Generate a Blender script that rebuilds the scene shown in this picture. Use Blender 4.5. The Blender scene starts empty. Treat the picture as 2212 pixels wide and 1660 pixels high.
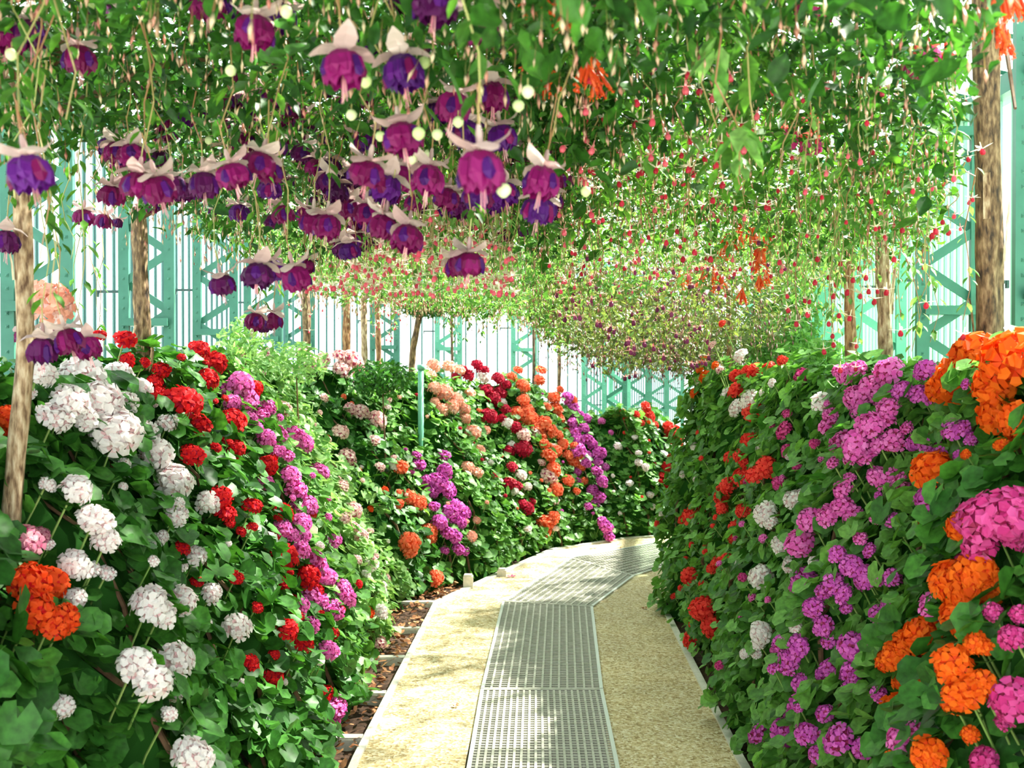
import bpy, math, random
import numpy as np
from mathutils import Vector, Matrix
from mathutils.bvhtree import BVHTree

PI = math.pi
R = random.Random(7)
NR = np.random.default_rng(11)
SC = bpy.context.scene
COL = SC.collection

# ------------------------------------------------------------------ camera, sky, sun, exposure
F, CX, HY, EYE = 2150.0, 1106.0, 810.0, 1.55
cam_data = bpy.data.cameras.new('camera')
cam_data.sensor_width = 36.0
cam_data.lens = F / 2212 * 36
cam_data.clip_end = 200
cam_data.dof.use_dof = True
cam_data.dof.focus_distance = 4.2
cam_data.dof.aperture_fstop = 5.6
cam = bpy.data.objects.new('camera', cam_data)
PITCH = math.atan((830 - HY) / F)
cam.location = (0, 0, EYE)
cam.rotation_euler = (PI / 2 - PITCH, 0, 0)
COL.objects.link(cam)
SC.camera = cam

world = bpy.data.worlds.new('sky')
SC.world = world
world.use_nodes = True
wn = world.node_tree
wn.nodes['Background'].inputs[0].default_value = (0.93, 1.0, 0.985, 1)
wn.nodes['Background'].inputs[1].default_value = 2.25

sun = bpy.data.lights.new('sun', 'SUN')
sun.energy = 21.0
sun.angle = math.radians(1.5)
sun.color = (1.0, 0.95, 0.84)
sun_o = bpy.data.objects.new('sun', sun)
sun_dir = Vector((-0.56, -0.36, -0.74)).normalized()          # the way the light travels: from beyond the right wall, towards the path
sun_o.rotation_euler = sun_dir.to_track_quat('-Z', 'Y').to_euler()
COL.objects.link(sun_o)

SC.view_settings.view_transform = 'Standard'
SC.view_settings.look = 'None'
SC.view_settings.gamma = 1
SC.view_settings.use_curve_mapping = False
SC.view_settings.exposure = 0.5
SC.cycles.max_bounces = 6
SC.cycles.diffuse_bounces = 3
SC.cycles.glossy_bounces = 2
SC.cycles.transmission_bounces = 3
SC.cycles.transparent_max_bounces = 12
SC.cycles.caustics_reflective = False
SC.cycles.caustics_refractive = False

# ------------------------------------------------------------------ helpers
def tag(o, label=None, cat=None, group=None, kind=None):
    if label: o['label'] = label
    if cat: o['category'] = cat
    if group: o['group'] = group
    if kind: o['kind'] = kind
    return o

def link(name, data, parent=None, loc=None, rot=None, scale=None):
    o = bpy.data.objects.new(name, data)
    COL.objects.link(o)
    if parent is not None: o.parent = parent
    if loc is not None: o.location = loc
    if rot is not None:
        if isinstance(rot, Matrix): o.rotation_euler = rot.to_euler()
        else: o.rotation_euler = rot
    if scale is not None: o.scale = (scale,) * 3 if isinstance(scale, (int, float)) else scale
    return o

def empty(name, loc=(0, 0, 0), rotz=0):
    o = bpy.data.objects.new(name, None)
    o.empty_display_size = .1
    o.location = loc
    o.rotation_euler = (0, 0, rotz)
    COL.objects.link(o)
    return o

def link_world(name, data, parent, loc=(0, 0, 0), rot=None, scale=None):
    """link with coordinates given in the world, under a parent that is only translated / turned about z"""
    o = link(name, data, parent)
    m = Matrix.Translation(Vector(loc))
    if rot is not None:
        m = m @ (rot.to_4x4() if isinstance(rot, Matrix) else Matrix.Rotation(0, 4, 'Z'))
    if scale is not None:
        s = (scale,) * 3 if isinstance(scale, (int, float)) else scale
        m = m @ Matrix.Diagonal((s[0], s[1], s[2], 1))
    pm = Matrix.Translation(parent.location) @ parent.rotation_euler.to_matrix().to_4x4()
    o.matrix_basis = pm.inverted() @ m
    return o

class MB:
    def __init__(s): s.v, s.f, s.m = [], [], []
    def add(s, vs, fs, mi=0):
        b = len(s.v)
        s.v += [tuple(v) for v in vs]
        s.f += [tuple(b + i for i in f) for f in fs]
        s.m += [mi] * len(fs)
    def box(s, c, d, rot=None, mi=0):
        x, y, z = d[0] / 2, d[1] / 2, d[2] / 2
        vs = [Vector(p) for p in ((-x,-y,-z),(x,-y,-z),(x,y,-z),(-x,y,-z),(-x,-y,z),(x,-y,z),(x,y,z),(-x,y,z))]
        if rot is not None: vs = [rot @ v for v in vs]
        c = Vector(c)
        s.add([v + c for v in vs], [(0,3,2,1),(4,5,6,7),(0,1,5,4),(1,2,6,5),(2,3,7,6),(3,0,4,7)], mi)
    def tube(s, pts, rad, n=6, mi=0, cap=True):
        pts = [Vector(p) for p in pts]
        k = len(pts)
        if isinstance(rad, (int, float)): rad = [rad] * k
        vs = []
        for i, p in enumerate(pts):
            t = (pts[min(i + 1, k - 1)] - pts[max(i - 1, 0)])
            if t.length < 1e-9: t = Vector((0, 0, 1))
            t.normalize()
            a = t.cross(Vector((0, 1, 0.01)) if abs(t.y) < .9 else Vector((1, 0, 0))).normalized()
            b = t.cross(a)
            for j in range(n):
                an = 2 * PI * j / n
                vs.append(p + (a * math.cos(an) + b * math.sin(an)) * rad[i])
        fs = [(i * n + j, i * n + (j + 1) % n, (i + 1) * n + (j + 1) % n, (i + 1) * n + j) for i in range(k - 1) for j in range(n)]
        if cap: fs += [tuple(range(n))[::-1], tuple((k - 1) * n + j for j in range(n))]
        s.add(vs, fs, mi)
    def grid(s, P, mi=0):
        """P: rows of points"""
        r, c = len(P), len(P[0])
        s.add([p for row in P for p in row], [(i*c+j, i*c+j+1, (i+1)*c+j+1, (i+1)*c+j) for i in range(r-1) for j in range(c-1)], mi)
    def join(s, o, M=None, mi=0):
        b = len(s.v)
        s.v += [tuple(M @ Vector(v)) if M is not None else v for v in o.v]
        s.f += [tuple(b + i for i in f) for f in o.f]
        s.m += [m + mi for m in o.m]
    def mesh(s, name, mats, smooth=False):
        me = bpy.data.meshes.new(name)
        me.from_pydata(s.v, [], s.f)
        for m in (mats if isinstance(mats, (list, tuple)) else [mats]): me.materials.append(m)
        if any(s.m): me.polygons.foreach_set('material_index', s.m)
        if smooth: me.shade_smooth()
        me.update()
        return me

def frame_mat(n, t=None, spin=0.0):
    """matrix whose z is n"""
    n = Vector(n).normalized()
    t = Vector(t) if t is not None else Vector((0.3, 0.2, 1))
    y = (t - n * t.dot(n))
    if y.length < 1e-5: y = n.orthogonal()
    y.normalize()
    x = y.cross(n)
    m = Matrix((x, y, n)).transposed()
    return m @ Matrix.Rotation(spin, 3, 'Z')

def mass(name, tv, tf, P, N, T, S, mats, parent, mi=None, smooth=False):
    """many copies of a little triangle template as one mesh: P positions, N normals, T tip directions, S scales"""
    tv = np.asarray(tv, float); tf = np.asarray(tf, int)
    n, k = len(P), len(tv)
    N = N / np.maximum(np.linalg.norm(N, axis=1, keepdims=True), 1e-9)
    Y = T - N * (T * N).sum(1, keepdims=True)
    Y /= np.maximum(np.linalg.norm(Y, axis=1, keepdims=True), 1e-9)
    X = np.cross(Y, N)
    S = np.asarray(S, float)
    if S.ndim == 1: S = np.repeat(S[:, None], 3, 1)
    V = (X[:, None, :] * tv[None, :, 0:1] * S[:, None, 0:1] + Y[:, None, :] * tv[None, :, 1:2] * S[:, None, 1:2]
         + N[:, None, :] * tv[None, :, 2:3] * S[:, None, 2:3]) + P[:, None, :]
    V = V.reshape(-1, 3).astype(np.float32)
    Fi = (tf[None] + (np.arange(n) * k)[:, None, None]).reshape(-1).astype(np.int32)
    nf = n * len(tf)
    me = bpy.data.meshes.new(name)
    me.vertices.add(len(V)); me.vertices.foreach_set('co', V.ravel())
    me.loops.add(nf * 3); me.loops.foreach_set('vertex_index', Fi)
    me.polygons.add(nf)
    me.polygons.foreach_set('loop_start', np.arange(0, nf * 3, 3, dtype=np.int32))
    me.polygons.foreach_set('loop_total', np.full(nf, 3, dtype=np.int32))
    for m in (mats if isinstance(mats, (list, tuple)) else [mats]): me.materials.append(m)
    if mi is not None:
        me.polygons.foreach_set('material_index', np.tile(np.asarray(mi, np.int32), n))
    if smooth: me.polygons.foreach_set('use_smooth', np.ones(nf, bool))
    me.update(calc_edges=True)
    o = link(name, me, parent)
    if parent is not None:
        o.matrix_basis = (Matrix.Translation(parent.location) @ parent.rotation_euler.to_matrix().to_4x4()).inverted()
    return o

# ------------------------------------------------------------------ materials
def nodes(name):
    m = bpy.data.materials.new(name); m.use_nodes = True
    nt = m.node_tree; nt.nodes.clear()
    out = nt.nodes.new('ShaderNodeOutputMaterial')
    return m, nt, out

def mat_leaf(name, c1, c2, trans=.35, rough=.45, spec=.35, island=True):
    m, nt, out = nodes(name)
    g = nt.nodes.new('ShaderNodeNewGeometry'); oi = nt.nodes.new('ShaderNodeObjectInfo')
    add = nt.nodes.new('ShaderNodeMath'); add.operation = 'ADD'
    fr = nt.nodes.new('ShaderNodeMath'); fr.operation = 'FRACT'
    nt.links.new(g.outputs['Random Per Island'], add.inputs[0]); nt.links.new(oi.outputs['Random'], add.inputs[1])
    nt.links.new(add.outputs[0], fr.inputs[0])
    cr = nt.nodes.new('ShaderNodeValToRGB')
    cr.color_ramp.elements[0].color = (*c1, 1); cr.color_ramp.elements[1].color = (*c2, 1)
    nt.links.new(fr.outputs[0], cr.inputs[0])
    d = nt.nodes.new('ShaderNodeBsdfPrincipled')
    d.inputs['Roughness'].default_value = rough
    d.inputs['Specular IOR Level'].default_value = spec
    src = cr.outputs[0]
    if 'leaf' in name:
        n = nt.nodes.new('ShaderNodeTexNoise'); n.inputs['Scale'].default_value = 55; n.inputs['Detail'].default_value = 2
        nt.links.new(g.outputs['Position'], n.inputs['Vector'])
        mr = nt.nodes.new('ShaderNodeMapRange'); mr.inputs[1].default_value = .3; mr.inputs[2].default_value = .7; mr.inputs[3].default_value = .62; mr.inputs[4].default_value = 1.25
        nt.links.new(n.outputs['Fac'], mr.inputs[0])
        mm = nt.nodes.new('ShaderNodeMix'); mm.data_type = 'RGBA'; mm.blend_type = 'MULTIPLY'; mm.inputs[0].default_value = 1
        nt.links.new(src, mm.inputs[6]); nt.links.new(mr.outputs[0], mm.inputs[7]); src = mm.outputs[2]
    nt.links.new(src, d.inputs['Base Color'])
    if trans > 0:
        t = nt.nodes.new('ShaderNodeBsdfTranslucent')
        mul = nt.nodes.new('ShaderNodeMix'); mul.data_type = 'RGBA'; mul.blend_type = 'MULTIPLY'
        mul.inputs[0].default_value = 1
        mul.inputs[7].default_value = (1.15, 1.1, .7, 1) if c1[1] > c1[0] else (1, .9, .9, 1)
        nt.links.new(src, mul.inputs[6]); nt.links.new(mul.outputs[2], t.inputs[0])
        mx = nt.nodes.new('ShaderNodeMixShader'); mx.inputs[0].default_value = trans
        nt.links.new(d.outputs[0], mx.inputs[1]); nt.links.new(t.outputs[0], mx.inputs[2])
        nt.links.new(mx.outputs[0], out.inputs[0])
    else:
        nt.links.new(d.outputs[0], out.inputs[0])
    return m

def mat_plain(name, c, rough=.5, metal=0, noise=0, nscale=20, c2=None, bump=0):
    m, nt, out = nodes(name)
    d = nt.nodes.new('ShaderNodeBsdfPrincipled')
    d.inputs['Base Color'].default_value = (*c, 1); d.inputs['Roughness'].default_value = rough
    d.inputs['Metallic'].default_value = metal
    if c2 is not None or bump:
        tc = nt.nodes.new('ShaderNodeTexCoord')
        n = nt.nodes.new('ShaderNodeTexNoise'); n.inputs['Scale'].default_value = nscale; n.inputs['Detail'].default_value = 6
        nt.links.new(tc.outputs['Object'], n.inputs['Vector'])
        if c2 is not None:
            cr = nt.nodes.new('ShaderNodeValToRGB')
            cr.color_ramp.elements[0].position = .35; cr.color_ramp.elements[1].position = .65
            cr.color_ramp.elements[0].color = (*c, 1); cr.color_ramp.elements[1].color = (*c2, 1)
            nt.links.new(n.outputs['Fac'], cr.inputs[0]); nt.links.new(cr.outputs[0], d.inputs['Base Color'])
        if bump:
            b = nt.nodes.new('ShaderNodeBump'); b.inputs['Strength'].default_value = bump; b.inputs['Distance'].default_value = .01
            nt.links.new(n.outputs['Fac'], b.inputs['Height']); nt.links.new(b.outputs[0], d.inputs['Normal'])
    nt.links.new(d.outputs[0], out.inputs[0])
    return m

def mat_glass(name, tint, gloss=.08):
    m, nt, out = nodes(name)
    t = nt.nodes.new('ShaderNodeBsdfTransparent'); t.inputs[0].default_value = (*tint, 1)
    g = nt.nodes.new('ShaderNodeBsdfGlossy'); g.inputs['Roughness'].default_value = .08
    mx = nt.nodes.new('ShaderNodeMixShader'); mx.inputs[0].default_value = gloss
    nt.links.new(t.outputs[0], mx.inputs[1]); nt.links.new(g.outputs[0], mx.inputs[2]); nt.links.new(mx.outputs[0], out.inputs[0])
    return m

def mat_aggregate(name):
    m, nt, out = nodes(name)
    tc = nt.nodes.new('ShaderNodeTexCoord')
    v = nt.nodes.new('ShaderNodeTexVoronoi'); v.inputs['Scale'].default_value = 95
    nt.links.new(tc.outputs['Object'], v.inputs['Vector'])
    sep = nt.nodes.new('ShaderNodeSeparateColor'); nt.links.new(v.outputs['Color'], sep.inputs[0])
    cr = nt.nodes.new('ShaderNodeValToRGB')
    e = cr.color_ramp.elements
    e[0].color = (.31, .205, .08, 1); e[1].color = (.82, .72, .53, 1)
    for p, c in ((.3, (.52, .385, .19)), (.6, (.64, .50, .28)), (.85, (.70, .59, .39))):
        k = e.new(p); k.color = (*c, 1)
    nt.links.new(sep.outputs[0], cr.inputs[0])
    n = nt.nodes.new('ShaderNodeTexNoise'); n.inputs['Scale'].default_value = 2.2; n.inputs['Detail'].default_value = 5
    nt.links.new(tc.outputs['Object'], n.inputs['Vector'])
    mr = nt.nodes.new('ShaderNodeMapRange'); mr.inputs[1].default_value = .3; mr.inputs[2].default_value = .7; mr.inputs[3].default_value = .78; mr.inputs[4].default_value = 1.1
    nt.links.new(n.outputs['Fac'], mr.inputs[0])
    mul = nt.nodes.new('ShaderNodeMix'); mul.data_type = 'RGBA'; mul.blend_type = 'MULTIPLY'; mul.inputs[0].default_value = 1
    nt.links.new(cr.outputs[0], mul.inputs[6]); nt.links.new(mr.outputs[0], mul.inputs[7])
    d = nt.nodes.new('ShaderNodeBsdfPrincipled'); d.inputs['Roughness'].default_value = .85
    nt.links.new(mul.outputs[2], d.inputs['Base Color'])
    b = nt.nodes.new('ShaderNodeBump'); b.inputs['Strength'].default_value = .5; b.inputs['Distance'].default_value = .004
    nt.links.new(v.outputs['Distance'], b.inputs['Height']); nt.links.new(b.outputs[0], d.inputs['Normal'])
    nt.links.new(d.outputs[0], out.inputs[0])
    return m

def mat_bark(name, ca, cb, cc):
    m, nt, out = nodes(name)
    tc = nt.nodes.new('ShaderNodeTexCoord'); mp = nt.nodes.new('ShaderNodeMapping')
    mp.inputs['Scale'].default_value = (1, 1, .30)
    nt.links.new(tc.outputs['Object'], mp.inputs[0])
    n = nt.nodes.new('ShaderNodeTexNoise'); n.inputs['Scale'].default_value = 75; n.inputs['Detail'].default_value = 6
    nt.links.new(mp.outputs[0], n.inputs['Vector'])
    cr = nt.nodes.new('ShaderNodeValToRGB'); e = cr.color_ramp.elements
    e[0].position = .34; e[1].position = .7
    e[0].color = (*ca, 1); e[1].color = (*cc, 1); k = e.new(.5); k.color = (*cb, 1)
    nt.links.new(n.outputs['Fac'], cr.inputs[0])
    d = nt.nodes.new('ShaderNodeBsdfPrincipled'); d.inputs['Roughness'].default_value = .8
    nt.links.new(cr.outputs[0], d.inputs['Base Color'])
    b = nt.nodes.new('ShaderNodeBump'); b.inputs['Strength'].default_value = .9; b.inputs['Distance'].default_value = .008
    nt.links.new(n.outputs['Fac'], b.inputs['Height']); nt.links.new(b.outputs[0], d.inputs['Normal'])
    nt.links.new(d.outputs[0], out.inputs[0])
    return m

M = {}
M['leaf'] = mat_leaf('geranium leaf', (.022, .105, .014), (.085, .29, .035), trans=.3)
M['leaf_dark'] = mat_leaf('dark geranium leaf', (.016, .075, .014), (.055, .21, .03), trans=.28)
M['leaf_pale'] = mat_leaf('pale geranium leaf', (.16, .38, .09), (.42, .64, .26), trans=.4)  # own pale green, made paler still for the overexposed sun on the bank
M['leaf_mid'] = mat_leaf('mid geranium leaf', (.045, .17, .022), (.21, .47, .09), trans=.4)
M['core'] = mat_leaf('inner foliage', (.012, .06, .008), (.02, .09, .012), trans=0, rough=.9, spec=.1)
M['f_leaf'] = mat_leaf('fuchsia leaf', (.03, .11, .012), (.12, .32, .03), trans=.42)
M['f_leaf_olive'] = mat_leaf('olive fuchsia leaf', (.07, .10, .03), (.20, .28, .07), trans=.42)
M['f_leaf_dark'] = mat_leaf('dark fuchsia leaf', (.014, .07, .010), (.06, .21, .022), trans=.36)  # backlit canopy shade put into the leaf colour; also the small dark crown
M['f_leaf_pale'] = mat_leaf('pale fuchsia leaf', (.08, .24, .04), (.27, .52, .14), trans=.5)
M['stalk'] = mat_leaf('flower stalk', (.16, .30, .06), (.30, .42, .12), trans=0)
M['pedicel'] = mat_leaf('reddish stalk', (.30, .12, .06), (.35, .36, .12), trans=0)
PET = {
 'white': ((.86, .80, .80), (.96, .92, .92)), 'red': ((.58, .004, .012), (.80, .02, .02)), 'crimson': ((.36, .004, .03), (.55, .012, .05)),
 'pink': ((.80, .10, .50), (.95, .26, .70)), 'orchid': ((.55, .06, .45), (.86, .19, .70)), 'hotpink': ((.62, .03, .22), (.84, .12, .42)),
 'orange': ((.80, .085, .004), (.96, .19, .012)), 'redorange': ((.78, .05, .006), (.92, .12, .02)), 'coral': ((.88, .14, .07), (.98, .28, .14)), 'salmon': ((.88, .36, .26), (.96, .52, .40)),
 'blush': ((.92, .56, .56), (.98, .76, .72)), 'scarlet': ((.82, .035, .03), (.94, .09, .06)), 'mauve': ((.50, .13, .24), (.72, .36, .42)),
}
for k, (a, b) in PET.items(): M['p_' + k] = mat_leaf(k + ' petal', a, b, trans=.3, rough=.6, spec=.15)
M['eye_pink'] = mat_leaf('pink petal eye', (.74, .42, .46), (.86, .62, .62), trans=.2)
M['eye_dark'] = mat_leaf('dark petal eye', (.25, .01, .06), (.42, .02, .12), trans=.2)
M['eye_pale'] = mat_leaf('pale petal eye', (.9, .7, .66), (.95, .85, .8), trans=.2)
M['eye_deep'] = mat_leaf('deep petal eye', (.40, .02, .10), (.55, .04, .18), trans=.2)
M['magenta'] = mat_leaf('magenta corolla', (.13, .002, .055), (.24, .006, .12), trans=.3, spec=.2)
M['violet'] = mat_leaf('violet corolla', (.05, .004, .11), (.11, .008, .19), trans=.3, spec=.2)
M['purple'] = mat_leaf('dark purple corolla', (.05, .003, .05), (.11, .006, .09), trans=.25, spec=.2)
M['sepal'] = mat_leaf('pale pink sepal', (.56, .36, .36), (.74, .60, .55), trans=.4)
M['sepal_white'] = mat_leaf('ivory sepal', (.85, .82, .60), (.95, .92, .78), trans=.4)
M['sepal_pink'] = mat_leaf('rose sepal', (.80, .30, .32), (.92, .56, .50), trans=.4)
M['sepal_red'] = mat_leaf('red sepal', (.60, .05, .05), (.80, .16, .12), trans=.4)
M['c_red'] = mat_leaf('small red corolla', (.45, .008, .03), (.70, .03, .08), trans=.3)
M['c_rose'] = mat_leaf('rose corolla', (.74, .07, .14), (.88, .18, .24), trans=.3)
M['c_mauve'] = mat_leaf('mauve corolla', (.16, .015, .09), (.36, .05, .20), trans=.3)
M['tube_orange'] = mat_leaf('orange tube', (.70, .05, .012), (.90, .17, .03), trans=.35)
M['bud'] = mat_leaf('green white bud', (.55, .68, .28), (.84, .88, .64), trans=.3)
M['bud_pink'] = mat_leaf('pinkish cream bud', (.62, .22, .18), (.82, .74, .48), trans=.35)
M['bud_mauve'] = mat_leaf('mauve bud', (.24, .05, .11), (.60, .42, .30), trans=.3)
M['stamen'] = mat_leaf('pink stamen', (.7, .2, .3), (.85, .5, .5), trans=0)
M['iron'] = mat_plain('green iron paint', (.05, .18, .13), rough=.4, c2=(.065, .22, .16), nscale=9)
M['iron_mint'] = mat_plain('mint iron paint', (.13, .43, .31), rough=.45, c2=(.18, .50, .37), nscale=9)  # green girder paint with glare worked into its colour; plain mint on the post
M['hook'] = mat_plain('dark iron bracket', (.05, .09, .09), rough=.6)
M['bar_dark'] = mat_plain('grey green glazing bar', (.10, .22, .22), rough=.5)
M['bar_mint'] = mat_plain('pale mint glazing bar', (.36, .66, .50), rough=.5)  # mint reflection on the right wall, painted into the bar colour
M['glass'] = mat_glass('greenhouse glass', (.93, .98, .97), .06)
M['glass_mint'] = mat_glass('mint greenhouse glass', (.84, .96, .88), .06)  # mint brightness behind the right wall, put into the glass tint
M['roof_glass'] = mat_glass('roof glass', (.92, .97, .95), .05)
M['concrete'] = mat_plain('pale concrete', (.62, .58, .50), rough=.9, c2=(.72, .68, .60), nscale=40, bump=.4)
M['plinth'] = mat_plain('white painted plinth', (.78, .82, .78), rough=.8, c2=(.70, .76, .72), nscale=6)
M['agg'] = mat_aggregate('exposed aggregate')
M['steel'] = mat_plain('galvanised steel', (.40, .385, .32), rough=.55, metal=.1, c2=(.52, .50, .43), nscale=30)
M['steel_bright'] = mat_plain('bright steel frame', (.62, .64, .60), rough=.45, metal=.2)
M['pit'] = mat_plain('duct bottom', (.36, .33, .25), rough=.95, c2=(.46, .42, .33), nscale=12)
M['soil'] = mat_plain('dark soil', (.045, .022, .012), rough=.95, c2=(.12, .06, .035), nscale=35, bump=.8)
M['outside'] = mat_plain('pale gravel outside', (.62, .66, .60), rough=.95, c2=(.70, .72, .66), nscale=3)
M['litter'] = mat_leaf('fallen leaf', (.20, .06, .02), (.62, .30, .14), trans=0, rough=.8)
M['bark'] = mat_bark('tan bark', (.035, .018, .010), (.17, .095, .045), (.40, .26, .14))
M['bark_dark'] = mat_bark('brown bark', (.03, .016, .01), (.12, .065, .035), (.26, .16, .09))
M['bark_pale'] = mat_bark('pale peeling bark', (.12, .06, .03), (.40, .26, .15), (.66, .52, .36))
M['bark_rust'] = mat_bark('rusty bark', (.10, .035, .018), (.34, .15, .065), (.56, .34, .18))
M['twig'] = mat_plain('brown twig', (.12, .06, .03), rough=.8, c2=(.22, .12, .06), nscale=30)

# ------------------------------------------------------------------ plan of the gallery
def poly(pts, step=.03, sm=.0):
    pts = [np.array(p, float) for p in pts]
    out = []
    for a, b in zip(pts[:-1], pts[1:]):
        n = max(1, int(np.linalg.norm(b - a) / step))
        for i in range(n): out.append(a + (b - a) * i / n)
    out.append(pts[-1]); P = np.array(out)
    T = np.gradient(P, axis=0); T /= np.linalg.norm(T, axis=1, keepdims=True)
    if sm > 0:
        k = int(sm / step); w = np.hanning(2 * k + 1); w /= w.sum()
        T = np.stack([np.convolve(np.pad(T[:, i], k, mode='edge'), w, 'valid') for i in (0, 1)], 1)
        T /= np.linalg.norm(T, axis=1, keepdims=True)
    S = np.concatenate([[0], np.cumsum(np.linalg.norm(np.diff(P, axis=0), axis=1))])
    return P, T, S

LE = [(-.64, .3), (-.61, 4.0), (-.50, 6.7), (.015, 7.93), (.38, 8.77), (1.10, 9.38), (1.62, 9.56), (1.95, 10.4), (2.3, 13.0), (3.6, 18.0)]
RE = [(.885, .3), (.90, 4.0), (.995, 6.7), (1.62, 7.95), (2.2, 8.9), (2.6, 10.5), (3.1, 13.0), (4.4, 18.0)]
ED = {'L': poly(LE, sm=.5), 'R': poly(RE, sm=.4)}

def height_L(s): return np.interp(s, [0, 1.5, 2.6, 3.6, 4.5, 6.2, 7.2, 8.3, 9.1, 9.6, 16], [1.42, 1.44, 1.47, 1.56, 1.56, 1.60, 1.50, 1.50, 1.42, 1.14, 1.05])
def height_R(s): return np.interp(s, [0, 2.0, 3.0, 4.5, 6.4, 12], [1.62, 1.60, 1.50, 1.54, 1.50, 1.5])
def width_L(s): return np.interp(s, [0, 3, 5, 6.5, 8.5, 9.9, 10.6, 16], [.66, .68, .78, .9, .9, .75, .45, .4])
def width_R(s): return np.interp(s, [0, 2.5, 4.5, 6.0, 7.0, 12], [.58, .52, .36, .20, .22, .3])
def base_L(s): return np.interp(s, [0, 4.5, 6.1, 6.8, 7.6, 16], [.15, .15, .26, .20, .05, .03])
def base_R(s): return np.interp(s, [0, 3.6, 5.2, 6.2, 12], [.02, .03, .10, .01, .04])

def bank(side, s, t, inset=0.0):
    """point and outward normal on a flower bank: s runs along the path edge, t 0..1 climbs the face, 1..1.6 goes back over the top"""
    P, T, S = ED[side]
    s = np.asarray(s, float); t = np.asarray(t, float)
    p = np.stack([np.interp(s, S, P[:, i]) for i in (0, 1)], -1)
    tg = np.stack([np.interp(s, S, T[:, i]) for i in (0, 1)], -1)
    n = np.stack([-tg[..., 1], tg[..., 0]], -1) if side == 'L' else np.stack([tg[..., 1], -tg[..., 0]], -1)
    H = (height_L if side == 'L' else height_R)(s); W = (width_L if side == 'L' else width_R)(s); B = (base_L if side == 'L' else base_R)(s)
    tt = np.minimum(t, 1); ov = np.maximum(t - 1, 0)
    off = B + W * (.15 * tt + .85 * tt ** 1.35) + ov * .95
    z = H * (1 - (1 - tt) ** 1.08) - ov ** 2 * .9 + .03
    lump = .085 * np.sin(s * 9.1 + t * 5 + (0 if side == 'L' else 2)) * np.sin(t * 8.3 + s * 3.1 + 1) + .03 * np.sin(s * 23 + t * 11)
    k = 1 / np.sqrt(H ** 2 + W ** 2)
    nz = np.where(ov > 0, .9, W * k); nh = np.where(ov > 0, .35, H * k)
    N3 = np.stack([-n[..., 0] * nh, -n[..., 1] * nh, nz], -1)
    Q = np.stack([p[..., 0] + n[..., 0] * off, p[..., 1] + n[..., 1] * off, z], -1) + N3 * (lump - inset)[..., None]
    return Q, N3

# ray-cast shells of the two banks (only used to find where a flower head seen in the photo grows)
BVH = {}
for side, smax in (('L', 13.0), ('R', 10.0)):
    ss = np.arange(0, smax, .08); ts = np.linspace(0, 1, 16)
    A, Bq = np.meshgrid(ss, ts, indexing='ij')
    Q, _ = bank(side, A, B := Bq, 0)
    top = Q[:, -1].copy(); up1 = top.copy(); up1[:, 2] += .35; up2 = top.copy(); up2[:, 2] += .9
    bot = Q[:, 0].copy(); bot[:, 2] = -.3
    Q = np.concatenate([bot[:, None], Q, up1[:, None], up2[:, None]], 1)
    r, c = Q.shape[:2]
    BVH[side] = BVHTree.FromPolygons([tuple(v) for v in Q.reshape(-1, 3)], [(i*c+j, i*c+j+1, (i+1)*c+j+1, (i+1)*c+j) for i in range(r-1) for j in range(c-1)])

def ray(px, py):
    return Vector(((px - CX) / F, 1.0, -(py - HY) / F))
def at(px, py, d):
    return Vector((0, 0, EYE)) + ray(px, py) * d

# ------------------------------------------------------------------ ground, path, beds
def flat(name, pts, z, mat, thick=0.0, parent=None):
    mb = MB(); n = len(pts)
    mb.add([(p[0], p[1], z) for p in pts] + [(p[0], p[1], z - thick) for p in pts],
           [tuple(range(n)), tuple(range(2*n-1, n-1, -1))] + [((i+1) % n, i, n+i, n+(i+1) % n) for i in range(n)])
    return link(name, mb.mesh(name, mat), parent)

WL = [(-2.50, -1.0), (-2.50, 9.5), (-1.4, 11.9), (1.0, 13.1), (3.3, 19.0)]
WR = [(2.56, -1.0), (2.56, 5.6), (3.10, 8.6), (3.35, 10.5), (3.85, 13.0), (5.1, 18.0)]

g = flat('ground', [(-30, -10), (30, -10), (30, 45), (-30, 45)], -.55, M['outside'], .1)
tag(g, 'pale gravel ground outside the glasshouse', None, None, 'structure')
soilpts = [(-2.5, -1.1), (2.6, -1.1), (2.6, 5.6), (2.95, 8.0), (4.1, 10.2), (6.6, 16.4), (6.4, 20), (3.5, 19.2), (1.2, 13.2), (-1.4, 12.0), (-2.5, 9.6)]
EDGE_RINGS = [bank('L', 0, 0)]

def offs(pl, d):
    """offset a polyline sideways (left of travel positive)"""
    out = []
    for i, p in enumerate(pl):
        a = np.array(pl[max(i-1, 0)]); b = np.array(pl[min(i+1, len(pl)-1)]); m = np.array(p)
        t1 = (m - a) if i else (b - m); t2 = (b - m) if i < len(pl)-1 else (m - a)
        t1 = t1/np.linalg.norm(t1); t2 = t2/np.linalg.norm(t2)
        n1 = np.array([-t1[1], t1[0]]); n2 = np.array([-t2[1], t2[0]])
        nn = (n1+n2); nn /= np.linalg.norm(nn)
        out.append(tuple(m + nn * d / max(.5, nn.dot(n1))))
    return out

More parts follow.
